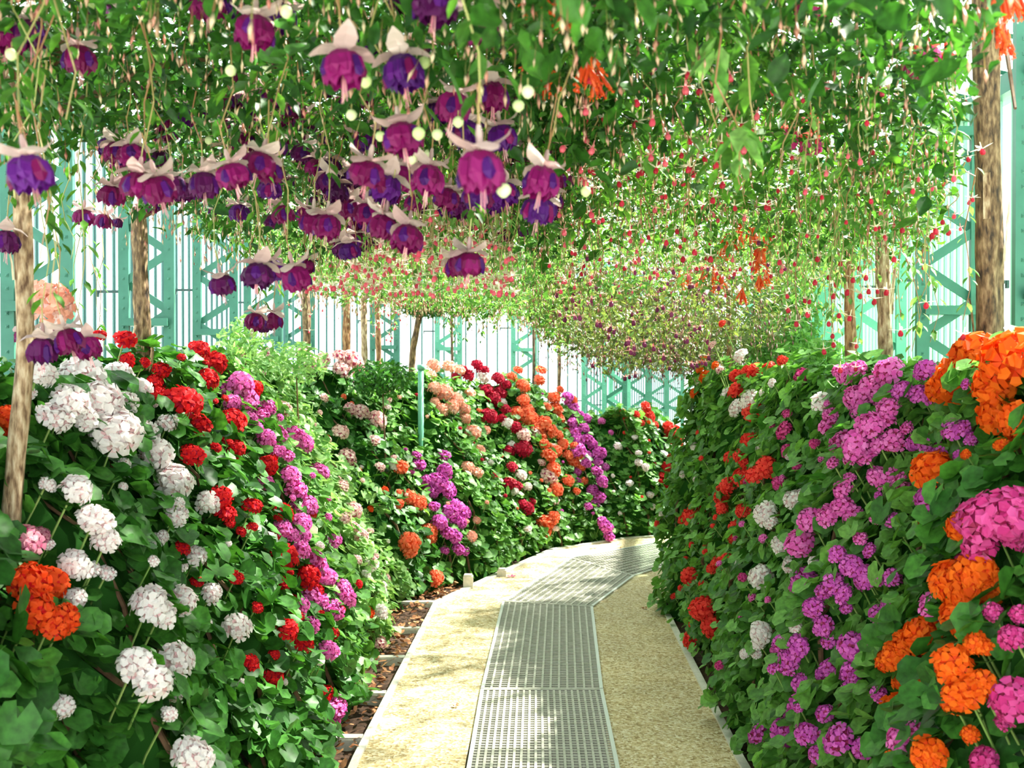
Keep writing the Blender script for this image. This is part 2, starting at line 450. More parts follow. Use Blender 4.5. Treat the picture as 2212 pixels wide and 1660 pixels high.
def strip(name, a, b, z, mat, thick, parent=None, kind=None, seg=False):
    mb = MB(); n = len(a)
    vs = [(p[0], p[1], z) for p in a] + [(p[0], p[1], z) for p in b] + [(p[0], p[1], z-thick) for p in a] + [(p[0], p[1], z-thick) for p in b]
    fs = []
    for i in range(n-1):
        fs += [(i, n+i, n+i+1, i+1), (2*n+i+1, 3*n+i+1, 3*n+i, 2*n+i), (i+1, 2*n+i+1, 2*n+i, i), (n+i, 3*n+i, 3*n+i+1, n+i+1)]
    fs += [(0, 2*n, 3*n, n), (n-1, 2*n-1, 4*n-1, 3*n-1)]
    mb.add(vs, fs)
    return link(name, mb.mesh(name, mat), parent)

# the walk: two aggregate strips either side of a duct that the grating covers
GL = [(-.215, .3), (-.185, 4.0), (-.058, 6.75), (.50, 8.35), (1.32, 9.12), (1.88, 9.35)]      # left side of the grating
GR = [(.385, .3), (.392, 4.0), (.530, 6.60), (.93, 7.62), (1.66, 8.55), (2.12, 9.05)]          # right side
LEc = LE[:7]; REc = [(.885, .3), (.90, 4.0), (.995, 6.7), (1.62, 7.95), (2.02, 8.60), (2.22, 8.98)]
walk = tag(empty('walkway', (0, 0, 0)), 'winding walkway of yellow exposed aggregate between the flower banks', 'path', None, 'structure')
LEa = [(-.64, .3), (-.61, 4.0), (-.50, 6.7), (.38, 8.77), (1.10, 9.38), (1.62, 9.56)]
strip('aggregate_strip', LEa, GL, 0, M['agg'], .12, walk)
strip('aggregate_strip', GR, REc, 0, M['agg'], .12, walk)
strip('aggregate_strip', [(1.62, 9.56), (1.95, 10.4), (2.3, 13.0), (3.6, 18.0)], [(2.22, 8.98), (2.6, 10.5), (3.1, 13.0), (4.4, 18.0)], 0, M['agg'], .12, walk)
k1 = strip('kerb', offs(LE[:3], .032), LE[:3], .012, M['concrete'], .14, walk)
k1b = strip('kerb', offs(LE[2:], .05), LE[2:], .012, M['concrete'], .14, walk)
k2 = strip('kerb', RE[:3], offs(RE[:3], -.035), .012, M['concrete'], .14, walk)
k2b = strip('kerb', RE[2:], offs(RE[2:], -.035), .012, M['concrete'], .14, walk)
for k in (k1, k1b, k2, k2b): k['label'] = 'pale concrete kerb'
# duct floor under the grating
flat('duct_floor', [(-.3, .2), (.5, .2), (.65, 6.6), (2.2, 9.1), (1.9, 9.45), (.45, 8.45), (-.15, 7.0)], -.085, M['pit'], .03, walk)

def soil_bed(name, inner, outer, label):
    mb = MB(); n = 60
    Pi, _, Si = poly(inner); Po, _, So = poly(outer)
    rows = []
    for i in range(n + 1):
        u = i / n
        a = np.array([np.interp(u * Si[-1], Si, Pi[:, k]) for k in (0, 1)]); b = np.array([np.interp(u * So[-1], So, Po[:, k]) for k in (0, 1)])
        rows.append([(*(a + (b-a) * v), -.03 + .02 * math.sin(i * 1.7 + v * 9) * math.sin(v * 14 + i)) for v in np.linspace(0, 1, 12)])
    mb.grid(rows)
    return tag(link(name, mb.mesh(name, M['soil'])), label, None, None, 'structure')
soil_bed('soil_ground', offs(LE, .03), [(-2.58, .0), (-2.58, 9.5), (-1.48, 12.0), (.9, 13.2), (3.2, 19.0)], 'dark soil bed under the left flower bank')
soil_bed('soil_ground', offs(RE, -.03), [(2.62, 0), (2.62, 5.6), (3.16, 8.6), (3.43, 10.5), (3.93, 13.0), (5.2, 18.0)], 'dark soil bed under the right flower bank')

# floor grating: frame, lengthwise bars, cross rods
def lerp2(a, b, u): return (a[0] + (b[0]-a[0]) * u, a[1] + (b[1]-a[1]) * u)
def grating(l0, r0, l1, r1, nb, nx, label):
    t = tag(empty('floor_grating', ((l0[0]+r0[0])/2, (l0[1]+r0[1])/2, 0)), label, 'grating', 'steel floor gratings along the walkway')
    def bar(name, a, b, w, zt, h, mat):
        a = Vector((a[0], a[1], 0)); b = Vector((b[0], b[1], 0)); d = (b-a); L = d.length
        mb = MB(); mb.box((0, 0, -h/2), (w, L, h))
        o = link_world(name, mb.mesh(name, mat), t, (*((a+b)/2).xy, zt), Matrix.Rotation(math.atan2(d.y, d.x) - PI/2, 3, 'Z'))
        return o
    for a, b in ((l0, l1), (r0, r1)):
        bar('frame', a, b, .017, .012, .045, M['steel_bright'])
    bar('frame', l0, r0, .012, .010, .04, M['steel']); bar('frame', l1, r1, .012, .009, .04, M['steel'])
    for i in range(1, nb):
        u = i / nb
        bar('bar', lerp2(l0, r0, u), lerp2(l1, r1, u), .0105, .009, .03, M['steel'])
    mb = MB()
    for i in range(1, nx):
        v = i / nx
        a = Vector((*lerp2(l0, l1, v), 0)); b = Vector((*lerp2(r0, r1, v), 0)); d = b - a
        mb.box((a+b)/2 + Vector((0, 0, -.002)), (d.length, .009, .014), Matrix.Rotation(math.atan2(d.y, d.x), 3, 'Z'))
    o = link('cross_rods', mb.mesh('cross_rods', M['steel']), t); o.location = -t.location
    o['kind'] = 'stuff'
    return t
def onGL(y): return (float(np.interp(y, [p[1] for p in GL], [p[0] for p in GL])), y)
def onGR(y): return (float(np.interp(y, [p[1] for p in GR], [p[0] for p in GR])), y)
grating(onGL(2.91), onGR(2.91), onGL(4.86), onGR(4.86), 20, 68, 'steel floor grating at the near end of the walkway, crossed by pale sun bands')
grating(onGL(4.87), onGR(4.87), (-.058, 6.75), (.530, 6.60), 14, 60, 'shaded steel floor grating that ends where the walkway first bends')
grating((-.05, 6.77), (.535, 6.62), (.50, 8.35), (.93, 7.62), 12, 44, 'steel floor grating just past the first bend, slanting right')
grating((.505, 8.36), (.935, 7.63), (1.32, 9.12), (1.66, 8.55), 12, 34, 'farthest visible steel floor grating before the path vanishes')

# cross dividers of the left bed
DIV = [(4.22, .30), (4.81, .34), (5.42, .32), (6.04, .30), (6.74, .34)]
LBL = ['nearest concrete bed divider, half hidden by leaves left of the walkway', 'second concrete bed divider, among orange leaf litter', 'middle concrete bed divider left of the walkway', 'fourth concrete bed divider beside dark soil', 'farthest concrete bed divider, meeting the bend of the walkway']
for (y, w), lb in zip(DIV, LBL):
    x = float(np.interp(y, [p[1] for p in LE], [p[0] for p in LE])) - .035
    mb = MB(); mb.box((-.45, 0, -.05), (.9, .055, .11)); mb.box((-.45, 0, .009), (.9, .045, .008))
    tag(link('bed_divider', mb.mesh('bed_divider', M['concrete']), None, (x, y, 0)), lb, 'bed edging', 'concrete dividers across the left bed')
# small pale footing stubs at the bend
for (px, py, h, lb) in ((1020, 1272, .09, 'small pale concrete stub in the soil beside the bend'), (1092, 1246, .05, 'low pale concrete block at the path edge past the bend')):
    p = at(px, py, EYE * F / (py - HY))
    mb = MB(); mb.box((0, 0, h/2), (.07, .07, h)); mb.box((0, 0, h + .006), (.056, .056, .012))
    tag(link('footing_stub', mb.mesh('footing_stub', M['concrete']), None, (p.x - .03, p.y + .02, -.005)), lb, 'block')

# fallen leaves
n = 900
yy = NR.uniform(3.6, 7.4, n); xe = np.interp(yy, [p[1] for p in LE], [p[0] for p in LE])
P = np.stack([xe - NR.uniform(.04, .42, n), yy, NR.uniform(-.005, .02, n)], 1)
N = np.stack([NR.normal(0, .45, n), NR.normal(0, .45, n), np.ones(n)], 1); T = NR.normal(0, 1, (n, 3))
lit_v = [(0, -1, 0), (.55, -.2, .12), (.35, .7, .05), (0, 1, .18), (-.4, .6, .08), (-.55, -.3, .1)]
lit_f = [(0, 1, 2), (0, 2, 3), (0, 3, 4), (0, 4, 5)]
o = mass('leaf_litter', lit_v, lit_f, P, N, T, NR.uniform(.012, .028, n), M['litter'], None)
tag(o, 'orange and brown fallen leaves on the soil left of the walkway', 'leaf litter', None, 'stuff')
fall = [(1105, 1248, 'hotpink', 'crumpled rose petal on the walkway past the bend'), (1283, 1186, 'mauve', 'dull rose petal lying on the far walkway'), (1340, 1187, 'litter', 'brown fleck lying on the far bright walkway'),
        (1392, 1318, 'litter', 'dark fallen leaf near the right edge of the walkway'), (985, 1530, 'litter', 'small dark fleck on the left sunlit strip')]
for px, py, c, lb in fall:
    p = at(px, py, EYE * F / (py - HY)); mb = MB(); s = .03 if c != 'litter' else .017
    for k in range(5):
        a = k * 1.256 + R.random(); mb.add([(0, 0, .002), (s*math.cos(a-.4), s*math.sin(a-.4), .006), (s*1.2*math.cos(a), s*1.2*math.sin(a), .012), (s*math.cos(a+.4), s*math.sin(a+.4), .004)], [(0, 1, 2, 3)])
    tag(link('fallen_petal' if c != 'litter' else 'fallen_leaf', mb.mesh('petal', M['p_' + c] if c != 'litter' else M['litter']), None, (p.x, p.y, .003)), lb, 'petal' if c != 'litter' else 'leaf')

# ------------------------------------------------------------------ glazed walls
EAVE = 3.0
def glazed_wall(name, pl, barmat, glassmat, step, bw, label, smin, smax, side):
    P, T, S = poly(pl, .02)
    t = tag(empty(name), label, None, None, 'structure')
    def pt(s): return np.array([np.interp(s, S, P[:, i]) for i in (0, 1)])
    n = int(S[-1] / step)
    mb = MB(); mb.box((0, 0, (EAVE + .35) / 2), (bw, .010, EAVE - .35)); mb.box((0, -.009 if side == 'R' else -.009, (EAVE + .35) / 2), (.006, .010, EAVE - .35)); barme = mb.mesh('glazing_bar', barmat)
    panes = {}
    for i in range(n + 1):
        s = i * step
        p = pt(s); q = pt(min(s + step, S[-1])); d = q - p; L = float(np.linalg.norm(d))
        ang = math.atan2(d[1], d[0]) if L > 1e-6 else PI/2
        if p[1] < .8: continue
        link('glazing_bar', barme, t, (p[0], p[1], 0), (0, 0, ang))
        if L < 1e-3: continue
        key = round(L, 2)
        if key not in panes:
            g = MB(); g.box((key/2, 0, (EAVE + .35)/2), (key - bw*.6, .004, EAVE - .35)); panes[key] = g.mesh('pane', glassmat)
        link('pane', panes[key], t, (p[0], p[1], 0), (0, 0, ang))
    return t
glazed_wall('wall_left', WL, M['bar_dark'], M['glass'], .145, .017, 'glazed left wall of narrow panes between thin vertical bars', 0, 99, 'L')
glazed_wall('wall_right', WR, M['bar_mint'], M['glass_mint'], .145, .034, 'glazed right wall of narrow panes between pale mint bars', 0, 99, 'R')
for nm, pl, lb, d in (('trim_1', WL, 'low white painted plinth below the left glazing', .10), ('trim_2', WR, 'low white painted plinth below the right glazing', -.10)):
    strip(nm, offs(pl, d), offs(pl, -d), .36, M['plinth'], .9)
    tag(bpy.data.objects[nm], lb, None, None, 'structure')
for nm, pl, lb in (('trim_3', WL, 'green eaves beam along the left wall'), ('trim_4', WR, 'green eaves beam along the right wall')):
    strip(nm, offs(pl, .06), offs(pl, -.06), EAVE + .08, M['iron'], .10)
    tag(bpy.data.objects[nm], lb, None, None, 'structure')

# glazed roof
roof = tag(empty('ceiling'), 'glazed roof of narrow panes on thin green rafters', None, None, 'structure')
PL, TL, SL = poly(WL, .02); PR, TR, SR = poly(WR, .02)
n = 44
mbg = MB(); prev = None
for i in range(n + 1):
    u = i / n
    a = np.array([np.interp(u * SL[-1], SL, PL[:, k]) for k in (0, 1)]); b = np.array([np.interp(u * SR[-1], SR, PR[:, k]) for k in (0, 1)])
    A = Vector((*a, EAVE + .1)); Bv = Vector((*b, EAVE + .1)); C = (A + Bv) / 2 + Vector((0, 0, .75))
    for p, q in ((A, C), (C, Bv)):
        mb = MB(); mb.tube([p, q], .016, 4); link('rafter', mb.mesh('rafter', M['iron']), roof)
    if prev:
        for (p0, q0), (p1, q1) in (((prev[0], prev[2]), (A, C)), ((prev[2], prev[1]), (C, Bv))):
            mb = MB(); up = Vector((0, 0, .02))
            mb.add([p0 + up, p1 + up, q1 + up, q0 + up], [(0, 1, 2, 3)]); link('pane', mb.mesh('roof_pane', M['roof_glass']), roof)
    prev = (A, Bv, C)

# ------------------------------------------------------------------ lattice girders
GW, GH = .27, 3.02
def girder_parts(paint):
    c = MB(); c.box((0, 0, GH/2), (.05, .035, GH)); c.box((0, -.02, GH/2), (.062, .006, GH)); chord = c.mesh('chord', paint)
    d = MB(); dz = .175; L = math.hypot(GW, dz)
    d.box((0, 0, 0), (L + .03, .008, .046)); diag = d.mesh('diagonal_brace', paint)
    s = MB(); s.box((0, 0, 0), (GW, .11, .02)); s.box((0, -.05, .012), (GW, .008, .045)); strut = s.mesh('strut', paint)
    r = MB()
    for k in range(int(GH / .175)):
        for sx in (-1, 1):
            for q in (-.03, .03):
                x, z = sx * GW/2, k * .175 + .05 + q
                r.add([(x-.008, -.024, z-.008), (x+.008, -.024, z-.008), (x+.008, -.024, z+.008), (x-.008, -.024, z+.008), (x, -.031, z)], [(0, 1, 4), (1, 2, 4), (2, 3, 4), (3, 0, 4)])
    riv = r.mesh('rivets', paint)
    h = MB(); h.box((0, 0, 0), (.16, .012, .016)); h.box((.08, 0, -.012), (.012, .02, .04)); hook = h.mesh('bracket', M['hook'])
    return chord, diag, strut, riv, hook
GP = {'iron': girder_parts(M['iron']), 'mint': girder_parts(M['iron_mint'])}  # second set repeats the green girders with daylight painted into the paint
def girder(x, y, rz, label, paint='iron', side=-1, sz=(.98, 1.85, 2.75), n0=0):
    chord, diag, strut, riv, hook = GP[paint]
    t = tag(empty('lattice_girder', (x, y, 0), rz), label, 'girder', 'riveted lattice girders along the glasshouse walls')
    for sx in (-1, 1): link('chord', chord, t, (sx * GW/2, 0, 0))
    for k in range(int(GH / .175) - 1):
        if k < 2: continue
        a = math.atan2(.175, GW) * (1 if (k + n0) % 2 else -1)
        link('diagonal_brace', diag, t, (0, .012 * (1 if k % 2 else -1), (k + .5) * .175), (0, -a, 0))
    for z in sz: link('strut', strut, t, (0, 0.0, z))
    r = link('rivets', riv, t); r['kind'] = 'stuff'
    for z in (1.25, 2.1): link('bracket', hook, t, (side * (GW/2 + .08), 0, z + .1 * math.sin(x * 3 + y)), (0, 0, 0 if side > 0 else PI))
    return t
gl = [(4.57, 'nearest teal lattice girder against the left glazing, at the picture edge'), (5.93, 'teal lattice girder behind the brown trunk at left'), (7.3, 'teal lattice girder right of the white glazing gap, above the red flowers'),
      (8.7, 'teal lattice girder behind the hanging dark purple fuchsias at left'), (10.15, 'teal lattice girder behind the two slim tan trunks')]
for i, (y, lb) in enumerate(gl): girder(-2.17, y, 0, lb, n0=i)
PLg, TLg, SLg = poly(offs(WL, -.2), .02)
def on_left(s): return [float(np.interp(s, SLg, PLg[:, i])) for i in (0, 1)], [float(np.interp(s, SLg, TLg[:, i])) for i in (0, 1)]
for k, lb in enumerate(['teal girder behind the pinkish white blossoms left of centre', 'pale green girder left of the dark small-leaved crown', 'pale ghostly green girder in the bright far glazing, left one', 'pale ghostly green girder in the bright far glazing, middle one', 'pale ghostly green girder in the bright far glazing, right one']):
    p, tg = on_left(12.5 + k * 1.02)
    girder(p[0], p[1], 0 if k == 0 else math.atan2(tg[1], tg[0]) * .3, lb, 'iron' if k == 0 else 'mint')  # all but the first carry overexposure in their paint
for k, lb in enumerate(['first narrow teal girder in the far gap above the red flowers', 'second narrow teal girder in the far gap', 'third narrow teal girder in the far gap', 'fourth narrow teal girder in the far gap', 'last narrow teal girder in the far gap, beside the right bank']):
    girder(1.36 + k * .46, 13.2 + k * 1.2, .1, lb, 'iron', n0=k)
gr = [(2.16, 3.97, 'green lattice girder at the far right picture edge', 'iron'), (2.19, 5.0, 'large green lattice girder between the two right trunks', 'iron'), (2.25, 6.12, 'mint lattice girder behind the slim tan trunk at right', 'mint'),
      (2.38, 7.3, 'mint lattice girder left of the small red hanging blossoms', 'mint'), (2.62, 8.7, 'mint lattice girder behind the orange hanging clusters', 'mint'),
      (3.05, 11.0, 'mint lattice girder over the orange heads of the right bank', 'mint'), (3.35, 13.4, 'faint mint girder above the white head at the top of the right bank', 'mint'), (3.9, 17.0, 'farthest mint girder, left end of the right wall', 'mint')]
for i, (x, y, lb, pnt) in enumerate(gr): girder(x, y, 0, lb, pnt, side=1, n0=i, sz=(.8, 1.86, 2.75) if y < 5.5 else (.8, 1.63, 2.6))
# slim mint post in front of the bank
mb = MB(); mb.tube([(0, 0, 0), (0, 0, 1.62)], .023, 8); mb.tube([(0, 0, 1.62), (0, 0, 1.66)], .030, 8); mb.tube([(0, 0, 0), (0, 0, .04)], .035, 8)
tag(link('painted_post', mb.mesh('painted_post', M['iron_mint'], True), None, (-.72, 7.86, -.03)), 'slim pale mint post rising from the dark bush left of centre', 'post')

# ------------------------------------------------------------------ leaf and flower templates
def leaf_template(n=9, scal=.1):
    """rounded scalloped leaf, stalk end at -y, unit radius, dished"""
    v = [(0, -.15, -.10)]
    for i in range(n):
        a = -PI/2 + .32 + (2*PI - .64) * i / (n - 1)
        r = 1 + (scal if i % 2 else -scal)
        v.append((math.cos(a) * r, math.sin(a) * r, .10 * math.cos(2 * a) + .06))
    return v, [(0, i, i + 1) for i in range(1, n)]
LV, LF = leaf_template(8)
LVm, LFm = leaf_template(12, .06)
LVn, LFn = leaf_template(16, .05)
mbl = {}
def leaf_mesh(mat):
    if mat not in mbl:
        ms = []
        for q in range(3):
            m = MB()
            vs = [(x, y, z * (1 + .5*q) + .05 * math.sin(x*5+q) ) for x, y, z in LVn]
            m.add(vs, LFn); ms.append(m.mesh('leaf', M[mat], True))
        mbl[mat] = ms
    return mbl[mat][R.randrange(3)]
# fuchsia leaf: pointed oval folded on the midrib
FV = [(0, -1, 0), (.42, -.25, .12), (.30, .45, .10), (0, 1.05, -.15), (-.30, .45, .10), (-.42, -.25, .12), (0, .1, -.04)]
FF = [(0, 1, 6), (1, 2, 6), (2, 3, 6), (3, 4, 6), (4, 5, 6), (5, 0, 6)]
FV4 = [(0, -1, 0), (.42, .0, .12), (0, 1.05, -.12), (-.42, .0, .12)]
FF4 = [(0, 1, 2), (0, 2, 3)]

def floret(eye=False):
    """five-petalled floret of unit radius facing +z; material 1 = eye"""
    m = MB()
    for k in range(5):
        a = k * 2*PI/5 + .2
        c, s = math.cos(a), math.sin(a)
        def P(r, w, z): return (c*r - s*w, s*r + c*w, z)
        m.add([P(0, 0, -.15), P(.42, -.24, .04), P(.42, .24, .04)], [(0, 1, 2)], 1 if eye else 0)
        m.add([P(.42, -.24, .04), P(.85, -.40, .10), P(1.05, 0, .02), P(.85, .40, .10), P(.42, .24, .04)], [(0, 1, 2, 3, 4)], 0)
    return m
FLO = floret(True)
EYE_OF = {'white': 'eye_pink', 'blush': 'eye_deep', 'pink': 'eye_dark', 'orchid': 'eye_dark', 'red': 'p_crimson', 'crimson': 'p_crimson', 'orange': 'p_redorange', 'redorange': 'p_red',
          'coral': 'p_redorange', 'salmon': 'p_blush', 'scarlet': 'p_red', 'hotpink': 'eye_dark', 'mauve': 'eye_deep'}
FLM, HEADM, CALM = {}, {}, {}
def floret_mesh(c):
    if c not in FLM: FLM[c] = FLO.mesh('floret', [M['p_' + c], M[EYE_OF[c]]])
    return FLM[c]
def head_dirs(n, rnd, low=-.25):
    out = []
    for i in range(n):
        z = 1 - (i + .5) / n * (1 - low)
        a = i * 2.39996 + rnd.uniform(-.2, .2)
        r = math.sqrt(max(0, 1 - z*z))
        out.append(Vector((r*math.cos(a), r*math.sin(a), z + rnd.uniform(-.08, .08))).normalized())
    return out
def head_layout(seed, n):
    rnd = random.Random(seed)
    out = []
    for d in head_dirs(n, rnd):
        rr = rnd.uniform(.60, .76)
        nn = (d + Vector((rnd.uniform(-.3, .3), rnd.uniform(-.3, .3), rnd.uniform(-.2, .3)))).normalized()
        out.append((d * rr * Vector((1, 1, .82)).length / 1.63 * Vector((1, 1, 1)).length / 1.0 * .98 if False else Vector((d.x*rr, d.y*rr, d.z*rr*.85)), frame_mat(nn, spin=rnd.uniform(0, 6)), rnd.uniform(.36, .48)))
    return out
LAY = {k: head_layout(k, (26, 22, 16)[k % 3]) for k in range(6)}
def head_mesh(c, var):
    key = (c, var)
    if key not in HEADM:
        m = MB()
        for p, rt, s in LAY[var]:
            m.join(FLO, Matrix.Translation(p) @ rt.to_4x4() @ Matrix.Scale(s, 4))
        cal = MB()
        for p, rt, s in LAY[var]: cal.tube([(0, 0, -.45), p * .9], .02, 3, cap=False)
        m.join(cal, None, 2)
        m.join(ball(.60))
        HEADM[key] = m.mesh('flower_head', [M['p_' + c], M[EYE_OF[c]], M['stalk']])
    return HEADM[key]
def ball(r):
    b = MB(); rows = []
    for i in range(6):
        ph = PI * (i / 5) * .72; rows.append([(r*math.sin(ph)*math.cos(2*PI*j/8), r*math.sin(ph)*math.sin(2*PI*j/8), r*.82*math.cos(ph)) for j in range(9)])
    b.grid(rows); return b
def calyx_mesh(var, c):
    var, key = var, (var, c)
    if key not in CALM:
        cal = MB()
        for p, rt, s in LAY[var]: cal.tube([(0, 0, -.45), p * .92], .022, 3, cap=False)
        cal.tube([(0, 0, -.7), (0, 0, -.4), (0, 0, -.2)], [.03, .05, .08], 6)
        cal.join(ball(.60), None, 1)
        CALM[key] = cal.mesh('flower_head', [M['stalk'], M['p_' + c]])
    return CALM[key]

# ------------------------------------------------------------------ geranium plants
# (side, s0, s1, leaf material, n leaves per m2, label, category colour, heads [(px, py, size px, colour)])
ok = 0
def geranium(side, s0, s1, leafmat, label, heads, leaf_r=.042, near=0, dens=520, group=None, corelow=0.0):
    sm = (s0 + s1) / 2
    root_p, _ = bank(side, np.array(sm), np.array(.75), .2)
    t = tag(empty('geranium_plant', (float(root_p[0]), float(root_p[1]), -.02)), label, 'geranium', group or ('geraniums of the left bank' if side == 'L' else 'geraniums of the right bank'))
    # inner foliage body
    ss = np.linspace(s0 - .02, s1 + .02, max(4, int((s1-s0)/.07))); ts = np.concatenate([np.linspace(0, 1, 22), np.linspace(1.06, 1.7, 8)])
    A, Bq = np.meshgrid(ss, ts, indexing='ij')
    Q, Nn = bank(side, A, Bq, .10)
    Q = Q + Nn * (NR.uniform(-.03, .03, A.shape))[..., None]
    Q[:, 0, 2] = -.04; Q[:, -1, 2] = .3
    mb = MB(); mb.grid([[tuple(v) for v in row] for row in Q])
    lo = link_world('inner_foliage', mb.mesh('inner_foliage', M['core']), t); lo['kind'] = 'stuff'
    # woody stems
    st = MB()
    for k in range(max(2, int((s1-s0) / .2))):
        s = s0 + (k + .5) * (s1-s0) / max(2, int((s1-s0)/.2))
        pts = [tuple(bank(side, np.array(s + .03*math.sin(k + u*4)), np.array(u), .085)[0]) for u in np.linspace(.0, .98, 8)]
        pts[0] = (pts[0][0], pts[0][1], -.03)
        st.tube(pts, [.012 - .001*j for j in range(8)], 5)
    link_world('stem', st.mesh('stem', M['twig']), t)
    # leaves: main mass
    Hh = float((height_L if side == 'L' else height_R)(sm)); Ww = float((width_L if side == 'L' else width_R)(sm))
    area = (s1 - s0) * (math.hypot(Hh, Ww) + .35)
    def scatter(n, tmax=1.35, tmin=.0):
        s = NR.uniform(s0, s1, n); tq = NR.uniform(tmin, tmax, n)
        q, nn = bank(side, s, tq, 0)
        q = q + nn * NR.uniform(-.085, .035, n)[:, None]
        q[:, 2] = np.maximum(q[:, 2], .02)
        Nv = nn * NR.uniform(.3, 1.0, n)[:, None] + np.array([0, 0, .55]) + NR.normal(0, .38, (n, 3))
        Tv = nn * .5 + np.array([0, 0, -.75]) + NR.normal(0, .45, (n, 3))
        return q, Nv, Tv
    n = int(area * dens * (.042/leaf_r)**2)
    q, Nv, Tv = scatter(n)
    sz = leaf_r * NR.uniform(.62, 1.15, n)
    o = mass('foliage', LVm if near else LV, LFm if near else LF, q, Nv, Tv, sz, M[leafmat], t); o['kind'] = 'stuff'
    if near:
        q, Nv, Tv = scatter(near, 1.1)
        q = q + Nv / np.linalg.norm(Nv, axis=1, keepdims=True) * .015
        for i in range(near):
            rt = frame_mat(Nv[i], Tv[i])
            s = leaf_r * R.uniform(.9, 1.3)
            link_world('leaf', leaf_mesh(leafmat), t, q[i], rt, (s, s * R.uniform(.95, 1.1), s))
    # flower heads where the photo has them
    stalks = MB()
    for h in heads:
        px, py, dpx, c = h[:4]
        d0 = ray(px, py); L = d0.length
        hit, hn, idx, dist = BVH[side].ray_cast(Vector((0, 0, EYE)) + d0 * .8, d0.normalized(), 40)
        if hit is None:
            print('HEAD MISS', side, px, py, label[:30]); continue
        d = hit.y
        rw = dpx / 2 / F * d
        rw = min(max(rw, .022), .11)
        rw *= 1.27
        pos = hit - d0.normalized() * rw * (.4 if dpx < 58 else 1.15)
        s_here = sm
        axis = (Vector(tuple(bank(side, np.array(min(max(s0, sm), s1)), np.array(.5))[1])) * .8 + Vector((0, 0, .55)) + Vector((R.uniform(-.3, .3), R.uniform(-.3, .3), R.uniform(-.1, .2))) + Vector((0, -.25, 0))).normalized()
        rt = frame_mat(axis, spin=R.uniform(0, 6))
        var = R.randrange(3) if dpx > 40 else R.choice((1, 2, 2))
        sc = (rw, rw * R.uniform(.92, 1.08), rw * R.uniform(.85, 1.0))
        if dpx >= 58:
            hd = link_world('flower_head', calyx_mesh(var, c), t, pos, rt, sc)
            for p, r3, fs in LAY[var]:
                link('floret', floret_mesh(c), hd, p, r3, fs * R.uniform(.95, 1.15))
        else:
            hd = link_world('flower_head', head_mesh(c, var), t, pos, rt, sc)
        base = pos - axis * rw * .5
        inw = Vector(tuple(-bank(side, np.array(sm), np.array(.5))[1]))
        e = base - Vector((0, 0, .13 + rw)) + inw * .10
        if hit.z > (height_L if side == 'L' else height_R)(sm): e.z -= .12
        stalks.tube([base, (base + e)/2 + Vector((0, 0, .01)) - axis*.01, e], .0032, 4, cap=False)
    dom = heads[0][3] if heads else None
    for k in range(int((s1 - s0) * 16) if dom else 0):
        s = R.uniform(s0, s1); tq = R.uniform(.15, 1.0); q, nn = bank(side, np.array(s), np.array(tq), -.03)
        rw = R.uniform(.016, .027); q = Vector(tuple(q)); ax = (Vector(tuple(nn)) + Vector((0, 0, .5)) + Vector((R.uniform(-.3, .3), R.uniform(-.3, .3), 0))).normalized()
        link_world('flower_head', head_mesh(R.choice(heads)[3], 2), t, q, frame_mat(ax, spin=R.uniform(0, 6)), (rw, rw, rw))
        stalks.tube([q - ax*rw*.4, q - ax*.06 - Vector((0, 0, .03))], .0025, 4, cap=False)
    if stalks.v: 
        so = link_world('flower_stalk', stalks.mesh('flower_stalk', M['stalk']), t); so['kind'] = 'stuff'
    return t

def H(c, *xs): return [(x[0], x[1], x[2], c) for x in xs]

# ---- left bank, near to far
geranium('L', 1.0, 2.05, 'leaf', 'near geranium plant with big red-orange heads at the lower left picture edge',
  H('redorange', (60,1262,84), (100,1262,80), (75,1320,84), (135,1338,62), (105,1352,66), (22,905,62), (5,925,50)) + H('mauve', (50,1170,70), (85,1160,44)) + H('salmon', (108,655,96)), .041, 260, 600)
geranium('L', 2.05, 3.05, 'leaf', 'geranium plant with large white pink-eyed heads and broad dark leaves at left',
  H('white', (85,810,65), (180,820,96), (255,812,62), (150,870,80), (215,870,90), (120,905,66), (300,845,56), (250,935,100), (182,905,60), (362,915,44), (320,932,48), (338,980,66), (358,1010,40),
    (375,1043,76), (165,1060,62), (205,1128,72), (228,1168,58), (335,1170,38), (160,1222,66), (195,1232,38), (230,1240,24), (158,1295,50), (320,1308,82), (346,1332,60), (290,1438,72),
    (325,1478,80), (375,1503,34), (130,1530,52), (362,1546,34), (412,1640,84), (268,1005,24), (100,1048,20), (60,850,36), (275,870,50)), .039, 290, 560)
geranium('L', 3.05, 3.65, 'leaf', 'geranium plant of mixed white and dark red heads between the white and the red plants',
  H('white', (390,1300,64), (455,1283,46), (510,1360,62), (380,1430,76), (388,1224,34), (422,1203,50), (450,1085,54), (380,1113,48), (400,800,14)) +
  H('red', (395,870,78), (345,855,46), (335,825,34), (350,800,40), (270,735,46), (275,778,32), (216,725,28), (393,1185,34), (425,1258,24), (415,985,52)), .040, 180, 560)
geranium('L', 3.65, 4.3, 'leaf', 'geranium plant with dense dark red heads trained as a column, left of the magenta one',
  H('red', (430,755,42), (465,785,54), (447,822,52), (433,920,50), (502,912,56), (465,968,26), (508,970,42), (475,1075,50), (485,1110,48), (545,1095,38), (520,1150,24), (508,1250,34), (555,1314,18),
    (538,1438,44), (588,1465,44), (590,1070,28), (590,1415,18), (550,840,38), (575,1008,48), (612,1110,44), (590,1162,34), (545,1140,18), (600,1120,20), (495,1130,20)), .038, 150, 560)
